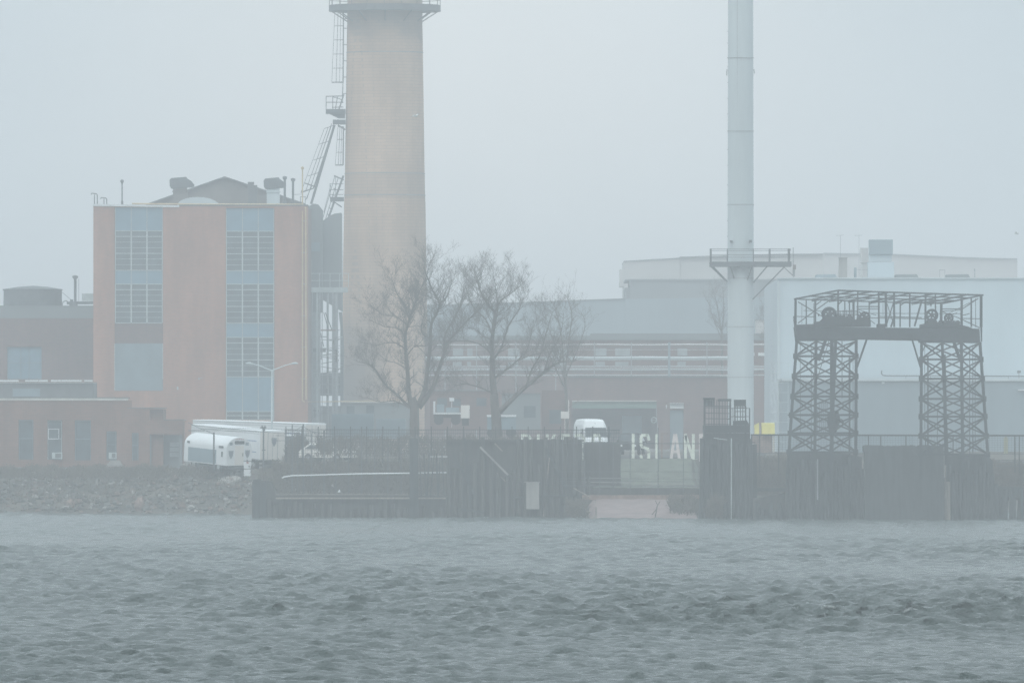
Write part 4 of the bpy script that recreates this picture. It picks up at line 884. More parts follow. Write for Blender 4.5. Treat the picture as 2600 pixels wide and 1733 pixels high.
# ------------------------------------------------------------------ standing letters on the bank
def letter(ch_, x0, x1, t, bt, Y, lab, m='letterw', wpx=7.2):
    """Freestanding block letter made of flat bars; strokes in unit coordinates (0..1 across, 0..1 down)."""
    S = {'R': [[(0,0),(0,1)],[(0,0),(.7,0),(1,.12),(1,.38),(.7,.5),(0,.5)],[(.45,.5),(1,1)]],
         'I': [[(0,0),(0,1)]], 'K': [[(0,0),(0,1)],[(1,0),(.0,.55)],[(.25,.42),(1,1)]],
         'E': [[(1,0),(0,0),(0,1),(1,1)],[(0,.5),(.8,.5)]],
         'S': [[(1,.16),(.85,.0),(.15,.0),(0,.12),(0,.36),(.15,.46),(.85,.54),(1,.66),(1,.88),(.85,1),(.15,1),(0,.84)]],
         'L': [[(0,0),(0,1),(1,1)]], 'A': [[(0,1),(.42,0),(.58,0),(1,1)],[(.2,.66),(.8,.66)]],
         'N': [[(0,1),(0,0),(1,1),(1,0)]], 'D': [[(0,0),(0,1),(.6,1),(1,.85),(1,.15),(.6,0),(0,0)]]}[ch_]
    hw = wpx/2; b = MB(); q = .22
    for st in S:
        pts = [((x0+hw) + u*(x1-x0-2*hw), (t+hw*.9) + v*(bt-t-1.8*hw)) for u, v in st]
        if ch_ == 'I': pts = [(x0+hw, t), (x0+hw, bt)]
        q += .004
        for i, (p, r) in enumerate(zip(pts, pts[1:])):
            dx, dy = r[0]-p[0], r[1]-p[1]; L = math.hypot(dx, dy) or 1; e = hw*.85 if ch_ != 'I' else 0
            b.pb(p[0]-dx/L*e*(i == 0), p[1]-dy/L*e*(i == 0), r[0]+dx/L*e, r[1]+dy/L*e, Y+(i % 2)*.003, wpx, d=q+(i % 3)*.006)
    return b.single('standing_letter', M[m], lab, 'letter', 'big block letters standing on the grass bank')
T1, B1 = 1101, 1168; YL = 891
for c, x0, x1, lab in (('R',1323,1350,'pale letter R, first letter of the half-hidden word behind the old pier'),('I',1363,1370,'pale letter I of the half-hidden word behind the old pier'),('K',1386,1411,'pale letter K of the half-hidden word behind the old pier'),('E',1425,1448,'pale letter E of the half-hidden word behind the old pier'),('R',1459,1486,'pale letter R just left of the white van front'),('S',1502,1527,'pale letter S standing in front of the white van')):
    letter(c, x0, x1, T1, B1, YL, lab, 'letterw')
for c, x0, x1, lab, m in (('I',1604,1612,'pale greenish letter I, first of the clearly visible word on the bank','letterw'),('S',1624,1651,'pale greenish letter S of the clearly visible word on the bank','letterw'),('L',1664,1688,'pale greenish letter L of the clearly visible word on the bank','letterw'),('A',1700,1729,'pale pinkish letter A of the clearly visible word on the bank','letterp'),('N',1737,1764,'pale greenish letter N of the clearly visible word on the bank','letterw'),('D',1775,1802,'pinkish letter D, last of the word, half behind the dark lift structure','letterp')):
    letter(c, x0, x1, T1, B1+3, YL, lab, m)
b = MB(); b.pb(1560,1164.5,1796,1165,893,2.2); b.single('low_kerb_rail', M['letterw'], 'low pale rail at the foot of the visible letters', 'rail')
b = MB(); b.pb(1680,1098,1680,1170,893.5,5); b.pb(1680,1100,1697,1100,893.5,3); b.single('wooden_post', M['rockred'], 'reddish-brown wooden post between the letters L and A', 'post')
fnc = thing('bank_fence', 'thin wire fence crossing in front of the letters and the grass bank', 'fence', P(1600, 1250, 876))
for x in (1428, 1457, 1483, 1523, 1557, 1600, 1671, 1735):
    b = MB(); b.pb(x, 1108 if x != 1671 else 1085, x, 1252, 876, 1.9 if x != 1671 else 2.6); b.build('post', M['steel2'], fnc)
b = MB()
for y, wd in ((1124.5,1.8),(1196,1.2),(1214,1.2),(1221,1.2),(1232,2.0)): b.pb(1424, y, 1795, y+1, 876, wd)
b.build('wire', M['steel2'], fnc)
b = MB()
for y0, x0, x1 in ((1213,1450,1790),(1223,1470,1600),(1231,1440,1570),(1233,1590,1770),(1226,1640,1740)): b.pb(x0,y0,x1,y0+1.5,878,2.0)
b.single('guard_rail', M['concrete'], 'broken pale guard rail lines low on the bank below the letters', 'rail')
bh = thing('bulkhead', 'low reddish brick and timber bulkhead at the top of the little beach', 'bulkhead', P(1620, 1270, 876.4))
b = MB(); b.bx(1478, 1256, 1790, 1268, 876.3, .6); b.build('brick_course', M['rockred'], bh); b = MB(); b.bx(1470, 1240, 1792, 1255.5, 876.5, .5); b.build('timber_board', M['timber2'], bh)
for i, (x0, y0, x1, y1, lab) in enumerate(((1456,1238,1500,1262,'pale plank leaning at the left end of the beach bulkhead'),(1663,1318,1668,1285,'forked driftwood stick standing in the water by the beach'),(1484,1290,1486,1318,'broken dark stake at the left edge of the beach'))):
    b = MB(); b.pb(x0,y0,x1,y1,868.5,2.6)
    if i == 1: b.pb(1667,1292,1655,1306,868.5,1.8); b.pb(1668,1285,1676,1272,868.5,1.8); b.pb(1670,1282,1664,1270,868.5,1.4)
    if i == 2: b.pb(1484,1300,1476,1290,868.5,1.6)
    b.single('driftwood', M['timber3' if i == 0 else 'timber'], lab, 'driftwood', 'driftwood around the little beach')

# ------------------------------------------------------------------ lift gantry
gt = thing('lift_gantry', 'rusted dark steel lift gantry with two latticed towers, wheels and an open roof frame', 'gantry', P(2265, 1200, 850))
YF, YB = 846.5, 852.5
def tower(front, back, levels, bot):
    """front/back: ((xtop,xbottom) left, right) of the two frames; levels = rows of joints"""
    lt, lb_ = levels[0], levels[-1]
    def at(leg, y, Yd): t_ = (y-lt)/(lb_-lt); return P(leg[0]+(leg[1]-leg[0])*t_, y, Yd)
    def colm(leg, Yd, w_):
        b = MB(); pts = [y for y in levels] + [bot]
        for y0, y1 in zip(pts, pts[1:]): b.beam(at(leg, y0, Yd), at(leg, y1, Yd), w_/ppm(Yd))
        b.build('column', M['steel'], gt)
    colm(front[0], YF, 7.2); colm(front[1], YF, 7.8); colm(back[0], YB, 7.2); colm(back[1], YB, 7.5)
    faces = [(front[0],YF,front[1],YF),(back[0],YB,back[1],YB),(front[0],YF,back[0],YB),(front[1],YF,back[1],YB)]
    for (l1,Y1,l2,Y2) in faces:
        b = MB()
        for y in levels[1:]: b.beam(at(l1,y,Y1), at(l2,y,Y2), .15)
        for y0, y1 in zip(levels, levels[1:]):
            b.beam(at(l1,y0+2,Y1), at(l2,y1-2,Y2), .115, .06); b.beam(at(l2,y0+2,Y2), at(l1,y1-2,Y1), .115, .07)
        b.build('lattice_bracing', M['steel'], gt)
    for y in levels[1:]:
        for leg, Yd in ((front[0],YF),(front[1],YF),(back[0],YB),(back[1],YB)):
            b = MB(); c = at(leg,y,Yd-.1); b.box(c.x-.19,c.x+.19,c.y-.03,c.y+.03,c.z-.2,c.z+.2); b.build('gusset_plate', M['steel'], gt)
tower(((2023,2003),(2122,2110)), ((2072,2069),(2174,2173)), [864,904,955,1006,1053,1099,1147], 1215)
tower(((2340,2338),(2441,2444)), ((2392,2405),(2488,2508)), [868,912,961,1012,1057,1106,1153], 1215)
for x0,y0,x1,y1,Yd,wd in ((2157,905,2157,1200,YB-1,4.5),(2356,905,2356,1200,YF+2,3.8),(2470,880,2470,1120,YB-.6,1.6),(2462,880,2462,1150,YB-.8,2),(2138,864,2138,1010,YB-1,2),(2032,870,2032,1100,YF+1,1.2),(2060,870,2060,1100,YF+1,1.2),(2348,870,2348,1090,YF+1,1.2),(2380,1040,2380,1140,YF+1,1.6),(2166,905,2166,1095,YB-.7,1.1),(2476,905,2476,1130,YB-1,1.4)):
    b = MB(); b.pb(x0,y0,x1,y1,Yd,wd); b.build('guide_rail', M['steel'], gt)
for x0,y0,x1,y1,wd in ((2096,864,2078,915,8),(2105,864,2060,1010,1.6),(2422,868,2438,915,8),(2201,860,2176,932,5),(2316,862,2337,932,4.2),(2352,866,2336,912,2)):
    b = MB(); b.pb(x0,y0,x1,y1,YF+1.5,wd); b.build('knee_brace', M['steel'], gt)
# heavy hoist screw and counterweight within the left tower
b = MB(); b.pb(2112,864,2112,1170,YF+1.8,9); b.prism([(2103,1045),(2128,1040),(2133,1060),(2129,1085),(2122,1098),(2106,1100),(2102,1070)], YF+1.5, 1.2); b.ring(P(2133,1072,YF+1.4), .24, .05); b.build('hoist_screw', M['steel'], gt)
b = MB(); b.pb(2397,900,2402,1180,YF+2,8); b.build('hoist_screw', M['steel'], gt)
b = MB(); b.bx(2063, 1052, 2100, 1056, YF+1, 1.2)
for k in range(7): b.pb(2070+k*5, 1020 if k > 1 else 1040, 2070+k*5, 1100, YF+1, 1.4)
for y in (1023,1038,1070,1084): b.pb(2075,y,2098,y,YF+1,1.3)
b.build('ladder', M['steel'], gt)
b = MB(); b.bx(2001, 1051, 2060, 1055, YF-.4, .8); b.build('landing', M['steel'], gt)
# deck girder and machinery
dk = MB(); dk.prism([(2020,829),(2487,834),(2489,869),(2340,868),(2338,863),(2180,860),(2178,863),(2024,864)], YF-.2, YB-YF+.4); dk.build('deck_girder', M['steel'], gt)
b = MB(); b.prism([(2015,802),(2018,802),(2024,864),(2021,866)], YF+.5, 1.5); b.prism([(2490,830),(2494,830),(2494,867),(2491,867)], YB-1, .6); b.build('end_plate', M['steel'], gt)
b = MB(); b.prism([(2069,829),(2069,817),(2083,815),(2092,806),(2104,803),(2123,804),(2140,800),(2150,806),(2165,804),(2172,811),(2188,810),(2196,804),(2206,806),(2211,812),(2211,829)], YF+.6, 3.2)
b.prism([(2022,829),(2022,824),(2068,822),(2068,829)], YF+.7, 3); b.build('winch_machinery', M['steel'], gt)
b = MB(); b.prism([(2338,832),(2338,823),(2352,821),(2356,812),(2362,808),(2375,808),(2382,820),(2394,822),(2402,816),(2420,816),(2428,822),(2440,824),(2456,828),(2470,833)], YF+.6, 3.2)
b.build('winch_machinery', M['steel'], gt)
b = MB(); b.bx(2227, 822, 2248, 831, YF+1, 1.5); b.build('gear_case', M['steel'], gt)
rnd = random.Random(12); b = MB()
for k in range(46):
    x = rnd.uniform(2075, 2205); y = 806+rnd.uniform(-8, 6); b.beam(P(x,y,YF+rnd.uniform(.6,3)), P(x+rnd.uniform(-9,9), y+rnd.uniform(-7,8), YF+rnd.uniform(.6,3)), rnd.uniform(.05,.12))
for x in (2133,2141,2150,2161): b.pb(x, 785+rnd.uniform(0,6), x, 806, YF+1.4, 2)
b.pb(2122,790,2178,790,YF+1.5,2.4); b.pb(2126,797,2182,799,YF+1.7,2)
for k in range(14):
    x = rnd.uniform(2345, 2428); b.beam(P(x,815,YF+1.5), P(x+rnd.uniform(-9,9), 822+rnd.uniform(-5,5), YF+2), rnd.uniform(.05,.12))
b.build('gearwork', M['steel'], gt)
def sheave(px, py, rpx, Yd, t_):
    b = MB(); r = rpx/ppm(Yd); c = P(px,py,Yd); b.ring(c, r*.93, t_, n=36)
    for k in range(6): a = k*math.pi/3+.4; b.beam(c, c+Vector((r*.9*math.cos(a), 0, r*.9*math.sin(a))), t_*1.5)
    b.tube([c+Vector((0,-.25,0)), c+Vector((0,.25,0))], r*.16, 12); b.build('sheave_wheel', M['steel'], gt)
sheave(2105,798,17.5,YF+.9,.10); sheave(2108,800,16.5,YF+1.6,.07); sheave(2196,805,12.5,YF+1,.08); sheave(2366,800,14.5,YF+1,.09); sheave(2409,807,10.5,YF+1,.08); sheave(2432,819,4.5,YF+1,.06)
# open roof house: front eave, rear eave, rafters, posts
fr = [(2018,759),(2135,763),(2290,768),(2393,770)]; bk = [(2128,737),(2238,741),(2390,746),(2495,749)]
def along(pl, t_):
    t_ = max(0,min(1,t_)); u = t_*(len(pl)-1); i = min(int(u), len(pl)-2); f = u-i
    return (pl[i][0]+(pl[i+1][0]-pl[i][0])*f, pl[i][1]+(pl[i+1][1]-pl[i][1])*f)
b = MB()
for a_, c_ in zip(fr, fr[1:]): b.pb(*a_, *c_, YF-.1, 3)
for a_, c_ in zip(bk, bk[1:]): b.pb(*a_, *c_, YB, 4)
for s in (.33, .66):
    a_, c_ = [tuple(p*(1-s)+q*s for p, q in zip(u, v)) for u, v in ((fr[0],bk[0]),(fr[-1],bk[-1]))]
    b.beam(P(*a_, YF+(YB-YF)*s), P(*c_, YF+(YB-YF)*s), .09)
b.build('eave_beam', M['steel'], gt)
b = MB()
for k in range(9):
    f, g = along(fr, k/8), along(bk, k/8); b.beam(P(*f,YF-.1), P(*g,YB), .12, .14)
    if 0 < k < 8: h = (f[0]*.45+g[0]*.55, f[1]*.45+g[1]*.55+6); b.beam(P(f[0],f[1]+4,YF), P(*h,YF+3), .07)
b.build('rafter', M['steel'], gt)
for x, y0, Yd, wd in [(2020,759,YF,6),(2047,762,YF+2,3),(2070,763,YF,5),(2128,738,YB,4.5),(2145,762,YF+1,3),(2157,762,YF+1,3),(2167,760,YF,5.5),(2178,741,YB,3.5),(2207,766,YF,3),(2231,741,YB,4.5),(2249,744,YF+3,6),(2270,744,YB,5),(2286,768,YF,3.5),(2310,744,YB,4),(2350,746,YB,5),(2375,748,YF+3,3.5),(2390,770,YF,6.5),(2442,748,YB,6),(2466,755,YB-2,4),(2477,757,YB-1,1.5),(2491,749,YB,7)]:
    b = MB(); b.pb(x, y0, x+rnd.uniform(-1,1), 830, Yd, wd); b.build('roof_post', M['steel'], gt)
b = MB()
for x0,y0,x1,y1,wd in ((2026,766,2120,822,2.6),(2120,752,2026,820,2.6),(2070,775,2085,764,2.6),(2286,775,2300,766,2.6),(2128,773,2140,762,3),(2207,772,2220,764,3),(2175,778,2231,778,2.6),(2175,784,2231,784,2.0),(2180,786,2225,800,1.6),(2252,770,2268,820,1.8),(2270,764,2250,826,3),(2272,800,2262,830,4.5),(2340,765,2322,828,4.5),(2388,784,2440,784,2.4),(2390,790,2440,787,2),(2390,790,2432,806,2),(2432,806,2488,832,2.4),(2398,806,2430,794,2),(2442,785,2484,757,2.6),(2484,757,2400,800,1.4),(2020,803,2070,804,2),(2440,808,2492,809,2),(2175,806,2350,809,2.2),(2230,803,2340,806,2.2),(2040,788,2120,790,1.4),(2170,795,2440,796,1.4),(2445,800,2462,796,2.4),(2180,790,2222,822,2)):
    b.pb(x0,y0,x1,y1,YF+2.2+.013*(x0 % 17),wd)
b.build('roof_brace', M['steel'], gt)
b = MB(); b.pb(2036,770,2036,822,YF+1,1.1); b.pb(2066,770,2066,822,YF+1,1.1); b.pb(2242,770,2242,800,YF+1,1.1); b.pb(2362,770,2364,780,YF+1,1.2); b.bx(2361,772,2366,776,YF+1,.15); b.build('hanging_rod', M['steel'], gt)

# ------------------------------------------------------------------ dark lift structure left of the gantry
ct = thing('lift_control_tower', 'narrow dark timber and steel lift structure with open cabins, left of the gantry', 'tower', P(1846, 1322, 860))
Y = 858
for x, y0, wd in ((1789,1010,5),(1813,1012,3),(1826,1014,3),(1854,1014,4.5),(1866,1030,3.5),(1893,1030,3.5),(1903,1036,3)):
    b = MB(); b.pb(x,y0,x-1 if x < 1800 else x,1320,Y+(.2 if x % 2 else 2.6),wd); b.build('column', M['steel'], ct)
b = MB(); b.bx(1786,1009,1815,1014,Y-.1,2.6); b.bx(1824,1012,1857,1018,Y-.1,2.6); b.bx(1865,1014,1894,1031,Y-.1,2.6); b.build('cabin_roof', M['steel'], ct)
b = MB()
for y in (1030,1034,1048,1062,1076): b.pb(1789,y,1854,y+1,Y,2)
for x in (1800,1807,1820,1834,1841,1848): b.pb(x,1014,x,1080,Y+.5,1.6)
for x in (1872,1880,1886): b.pb(x,1030,x,1070,Y+.4,2.2)
for y in (1034,1044,1058): b.pb(1864,y,1893,y,Y+.5,1.8)
b.build('cabin_frame', M['steel'], ct)
b = MB(); b.bx(1790,1014.5,1812,1031,Y+.9,.06); b.build('cabin_window', M['greywall'], ct)
b = MB()
for y in (1036,1057): b.pb(1853,y,1904,y,Y-.3,1.6)
for x in (1856,1861,1904): b.pb(x,1036,x,1080,Y-.3,1.7)
b.build('gallery_railing', M['steel'], ct)
b = MB(); b.bx(1786,1079,1904,1098,Y-.2,3); b.prism([(1862,1068),(1896,1066),(1903,1078.7),(1862,1078.7)],Y,2); b.build('machine_deck', M['steel'], ct)
b = MB(); b.prism([(1787,1098.5),(1903,1098.5),(1904,1326),(1774,1326),(1778,1240)],Y+.3,2.6); b.build('timber_casing', M['timber'], ct)
for k, x in enumerate(range(1783,1905,11)):
    b = MB(); y0 = 1112+((k*37) % 29); b.tube([P(x,1328,Y-.05),P(x+((k*13)%3-1),y0,Y-.05)],[.19,.16],8); b.build('timber_pile', M['timber'], ct)
b = MB(); b.pb(1812,1111,1846,1116,Y-.5,2.2); b.build('pale_rod', M['mull'], ct)
b = MB(); b.tube([P(1857,1318,Y-.55),P(1857,1112,Y-.55)],.045,8); b.single('white_pipe', M['mull'], 'slim pale vertical pipe down the front of the dark lift structure', 'pipe')
b = MB(); b.pb(1905,1122,1918,1122,Y+1,2.4); b.bx(1904,1127,1922,1320,Y+1.5,2); b.build('side_dolphin', M['timber'], ct)

# ------------------------------------------------------------------ right timber pier
rp = thing('timber_pier', 'long dark timber pier and float bridge below the gantry at the right', 'pier', P(2250, 1322, 852))
Y = 850; rnd = random.Random(21)
top = lambda x: 1255 if x < 2000 else 1150 if x < 2190 else 1160 if x < 2400 else 1156 if x < 2525 else 1178
b = MB()
b.prism([(1915,1266),(1950,1258),(1994,1250),(1996,1330),(1915,1330)], Y+1.2, 4); b.build('cribwork', M['timber2'], rp)
b = MB(); b.prism([(2000,1165),(2010,1151),(2035,1148),(2060,1153),(2100,1149),(2150,1152),(2172,1156),(2188,1160),(2190,1330),(1999,1330)], Y+1.2, 4); b.build('cribwork', M['timber'], rp)
b = MB(); b.prism([(2405,1158),(2440,1152),(2475,1150),(2505,1156),(2520,1168),(2524,1262),(2530,1330),(2404,1330)], Y+1.3, 4); b.build('cribwork', M['timber'], rp)
b = MB(); b.prism([(2526,1232),(2600,1236),(2900,1238),(2900,1262),(2540,1270),(2526,1266)], Y+1.25, 4); b.build('deck', M['timber2'], rp)
b = MB(); b.bx(1915,1238,2530,1247,Y+.7,.45); b.bx(1915,1292,2530,1299,Y+.72,.42); b.bx(2530.5,1236,2900,1262,Y+.75,.4); b.build('waler', M['timber'], rp)
x = 1922
while x < 2530:
    b = MB(); t_ = top(x)+rnd.uniform(8,60); b.tube([P(x,1332,Y+.35),P(x+rnd.uniform(-2,2),t_,Y+.4)],[.2,.17],8); b.build('pile', M['timber'], rp); x += rnd.uniform(8,14)
for x, lx in ((2534,0),(2549,3),(2572,-2),(2590,4),(2612,0),(2640,0),(2670,0)):
    b = MB(); b.tube([P(x,1330,Y+.9),P(x+lx,1240,Y+.9)],[.28,.24],8); b.build('pile', M['timber'], rp)
# (box-like float bridge end)
fbx = thing('bridge_counterweight', 'big dark boxy float-bridge end with a ragged top, between the gantry legs', 'box', P(2293, 1250, 849))
pts = [(2196,1325)]; pts += [(2196,1148),(2193,1146),(2193,1131)]
x = 2200
while x < 2392: pts.append((x, 1130.5+rnd.uniform(-1.6,1.8))); x += rnd.uniform(5,14)
pts += [(2396,1132),(2398,1325)]
b = MB(); b.prism(pts, Y-2.2, 2.9); b.build('block', M['timber'], fbx)
b = MB(); b.pb(2316,1142,2338,1162,Y-2.3,1.6); b.pb(2342,1146,2351,1146,Y-2.3,1.6); b.build('bracket', M['steel2'], fbx)
b = MB(); b.tube([P(2401,1262,Y-1.2),P(2401,1100,Y-1.2)],.05,8); b.single('pier_lamp_post', M['timber3'], 'thin pale-brown post at the right edge of the boxy float-bridge end', 'post')
b = MB(); b.tube([P(2076,1268,Y-.3),P(2076,1165,Y-.3)],.05,8); b.single('thin_pipe', M['galv'], 'thin grey upright pipe on the dark pier under the left gantry leg', 'pipe')
b = MB(); b.tube([P(2404,1325,Y-.4),P(2404,1222,Y-.4)],[.28,.25],10); b.single('mooring_pile', M['timber3'], 'paler round mooring pile right of the boxy float-bridge end', 'pile')
pf_ = thing('pier_fence', 'long dark rail fence along the right pier, passing behind the gantry legs', 'fence', P(2250, 1160, 857))
b = MB(); b.pb(1906,1103.5,2250,1104.5,857.5,4.2); b.pb(2250,1104.5,2900,1106,857.5,4.2); b.pb(1906,1150,2900,1152,857.5,1.5); b.build('top_rail', M['steel'], pf_)
b = MB()
for y in range(1110, 1150, 6): b.pb(1906,y,2900,y+1.6,857.7,.5)
for x in range(1910, 2900, 7): b.pb(x,1105,x,1152,857.8,.5)
b.build('wire_mesh', M['steel2'], pf_)
for x in (1908,1928,1977,2007,2060,2205,2236,2300,2350,2420,2470,2577,2588,2640,2700):
    b = MB(); b.pb(x,1103,x,1200,857.5,2.8); b.build('post', M['steel'], pf_)
b = MB()
for y, x0, x1 in ((1168,2530,2900),(1173,2530,2900),(1182,2530,2900)): b.pb(x0,y,x1,y,858.2,2)
b.single('lower_rail', M['steel2'], 'low triple pipe rail at the right end of the pier', 'railing')

# ------------------------------------------------------------------ old left pier
lp = thing('old_pier', 'decaying dark timber ferry pier with a high bulkhead, left of the little beach', 'pier', P(1060, 1322, 876))
Y = 876; rnd = random.Random(33)
b = MB(); b.prism([(640,1222),(655,1216),(690,1222),(700,1252),(1132,1258),(1132,1330),(640,1330)], Y+.8, 3.5); b.build('lower_cribwork', M['timber2'], lp)
b = MB()
pts = [(1133,1330),(1133,1121)]; x = 1150
while x < 1476: pts.append((x, 1119+rnd.uniform(-1,1.2))); x += rnd.uniform(10,25)
pts += [(1478,1121),(1480,1262),(1484,1288),(1500,1318),(1502,1330)]
b.prism(pts, Y+1.0, 3.2); b.build('bulkhead_wall', M['timber2'], lp)
b = MB(); b.bx(1132,1116,1482,1119.8,Y+.7,3.6); b.build('cap_beam', M['timber2'], lp)
b = MB(); b.prism([(1481,1122),(1530,1121),(1574,1123),(1575,1180),(1577,1238),(1481,1242)],Y+3,.5); b.build('return_wall', M['timber2'], lp)
b = MB()
for x in range(1486,1574,7): b.bx(x,1120.5+(x*7 % 3),x+5.6,1237,Y+2.9,.09)
b.build('return_boarding', M['timber2'], lp)
b = MB(); b.bx(1040,1112,1062,1330,Y+.2,.7); b.build('corner_pile', M['timber'], lp)
b = MB(); b.bx(642,1216,662,1330,Y+.2,.5); b.bx(664,1225,676,1330,Y+.3,.4); b.build('corner_pile', M['timber'], lp)
b = MB(); b.bx(700,1262,1132,1266,Y+.35,.4); b.bx(700,1254,1040,1255.6,Y+.3,.3); b.build('deck_edge', M['timber3'], lp)
x = 684
while x < 1500:
    if not 1036 < x < 1066:
        b = MB(); t_ = (1262+rnd.uniform(4, 40)) if x < 1132 else (1109+rnd.uniform(0, 14) if rnd.random() < .45 and x < 1475 else 1135+rnd.uniform(4, 90)); b.tube([P(x,1332,Y+.5),P(x+rnd.uniform(-1.5,1.5),t_,Y+.55)],[.19,.16],7); b.build('pile', M['timber2'], lp)
    x += rnd.uniform(13,24)
for x0,y0,x1,y1,m,wd in ((1219,1134,1290,1205,'concrete',5),(1256,1125,1276,1145,'timber3',3),(1262,1200,1284,1222,'timber3',2),(1290,1200,1310,1222,'timber2',4),(1240,1140,1330,1228,'timber2',4),(1150,1150,1205,1255,'timber',6),(1385,1135,1440,1240,'timber',6),(1160,1290,1230,1300,'timber',5),(1395,1160,1380,1310,'timber3',2.5),(1180,1112,1196,1290,'timber',5),(1300,1262,1470,1256,'timber',5),(1425,1288,1490,1268,'timber',4)):
    b = MB(); b.pb(x0,y0,x1,y1,Y+.6-.05*wd,wd); b.build('diagonal_plank', M[m], lp)
b = MB(); b.bx(1336,1224,1369,1292,Y-.3,.9); b.bx(1330,1222.4,1372,1223.8,Y-.35,1.0); b.single('concrete_pier_block', M['concrete'], 'pale grey upright block set into the right part of the old pier', 'block', bevel=.03)
pr2 = thing('pier_railing', 'railing of tall dark posts with a pale curved pipe on the old pier', 'railing', P(890, 1260, 877))
for x, y0 in ((742,1078),(770,1076),(756,1100),(791,1100),(823,1092),(853,1112),(885,1122),(918,1083),(951,1120),(985,1126),(1018,1126)):
    b = MB(); b.pb(x,y0,x+rnd.uniform(-1,1),1262,Y+.9,3.2 if y0 < 1095 else 2.2); b.build('post', M['steel2'], pr2)
for x0, y0, x1, y1 in ((770,1080,742,1096),(770,1082,820,1112)): b = MB(); b.pb(x0,y0,x1,y1,Y+1,1.2); b.build('stay', M['steel2'], pr2)
b = MB()
for y in (1108,1121): b.pb(700,y-3,1133,y+1,Y+.95,1.1)
b.build('wire', M['steel2'], pr2)
b = MB(); b.tube([P(716,1213,Y+.5),P(722,1210,Y+.5),P(742,1207,Y+.5),P(800,1205.5,Y+.5),P(900,1202.5,Y+.5),P(1040,1200.5,Y+.5),P(1136,1199,Y+.5)],.055,8); b.build('pale_pipe', M['white'], pr2)
cf = thing('chain_link_fence', 'dark chain-link yard fence running behind the old pier from the trailers to the van', 'fence', P(1150, 1170, 884))
b = MB()
for x in np.arange(724, 1572, 4.6): b.pb(x,1090+2*math.sin(x*.02),x+.8,1172,884,.62)
for y in range(1094, 1172, 7): b.pb(722,y,1574,y+1,884.05,.62)
b.build('wire_mesh', M['steel'], cf)
b = MB(); b.pb(722,1090,1574,1091,884.1,1.7); b.pb(722,1098,1574,1099,884.12,1.0); b.build('top_rail', M['steel'], cf)
for x in list(range(726, 1574, 41)): b = MB(); b.pb(x,1082,x+rnd.uniform(-1,1),1175,884.1,2.4); b.build('post', M['steel'], cf)
lp2 = thing('leaning_timbers', 'cluster of leaning dark timbers at the corner of the old pier crossing two pale rails', 'timbers', P(1095, 1260, 875))
for x0,y0,x1,y1,wd in ((1066,1160,1070,1262,3),(1076,1150,1082,1262,3),(1090,1148,1084,1262,4),(1104,1142,1092,1262,3),(1108,1150,1112,1262,4),(1117,1160,1113,1262,3),(1122,1150,1128,1262,3)):
    b = MB(); b.pb(x0,y0,x1,y1,Y+.1,wd); b.build('timber', M['timber'], lp2)
b = MB(); b.pb(1090,1158.5,1136,1158.5,Y+.4,2); b.single('pale_board', M['white'], 'short pale board glimpsed between leaning timbers at the pier corner', 'board')
b = MB(); b.add([P(857,1249,Y),P(865,1249,Y),P(863,1242,Y),P(861,1242,Y),P(857,1249,Y+.25),P(865,1249,Y+.25),P(863,1242,Y+.25),P(861,1242,Y+.25)],[(0,1,2,3),(7,6,5,4),(0,4,5,1),(1,5,6,2),(2,6,7,3),(3,7,4,0)])
b.single('white_marker', M['white'], 'tiny bright white triangular marker on the old pier', 'marker')
b = MB(); b.add([P(842,1233,Y+1),P(848,1236,Y+1),P(846,1228,Y+1),P(841,1230,Y+1)],[(0,1,2,3)]); 
b.add([P(842,1233,Y+1.2),P(848,1236,Y+1.2),P(846,1228,Y+1.2),P(841,1230,Y+1.2)],[(3,2,1,0)]); b.single('litter', M['concrete'], 'dull scrap above the white marker on the old pier', 'litter')

# ------------------------------------------------------------------ rubble shore
def rock_mesh(rnd, sx, sy, sz):
    b = MB(); n = 7; 
    rows = [(-.5,.55),(-.2,1),(.15,.92),(.42,.5)]
    for z, r in rows:
        for k in range(n):
            a = 2*math.pi*k/n + rnd.uniform(-.25,.25); q = r*rnd.uniform(.75,1.15); b.v.append((sx*q*math.cos(a)/2, sy*q*math.sin(a)/2, sz*(z+.5+rnd.uniform(-.08,.08))))
    for i in range(3):
        for k in range(n): k2 = (k+1)%n; b.f.append((i*n+k,i*n+k2,(i+1)*n+k2,(i+1)*n+k))
    b.f.append(tuple(reversed(range(n)))); b.f.append(tuple(3*n+k for k in range(n))); return b
def shore_rock(px, py, wpx, hpx, m, lab, rnd, grp='rocks on the left shore'):
    Yr = 902
    for _ in range(110):                                    # slide along the view row until it sits on the slope
        x = (px-1300)/F0*Yr
        if ground_z(x, Yr) >= P(px,py,Yr).z: break
        Yr += .4
    s = wpx/ppm(Yr); b = rock_mesh(rnd, s, s*rnd.uniform(.7,1), hpx/ppm(Yr)*1.25)
    me = b.mesh('rock'); me.materials.append(M[m]); o = bpy.data.objects.new('rock', me); COL.objects.link(o)
    o.location = (x, Yr, ground_z(x, Yr)-.1*s); o.rotation_euler = (rnd.uniform(-.2,.2), rnd.uniform(-.2,.2), rnd.uniform(0,3)); tag(o, lab, 'rock', grp)
rnd = random.Random(8)
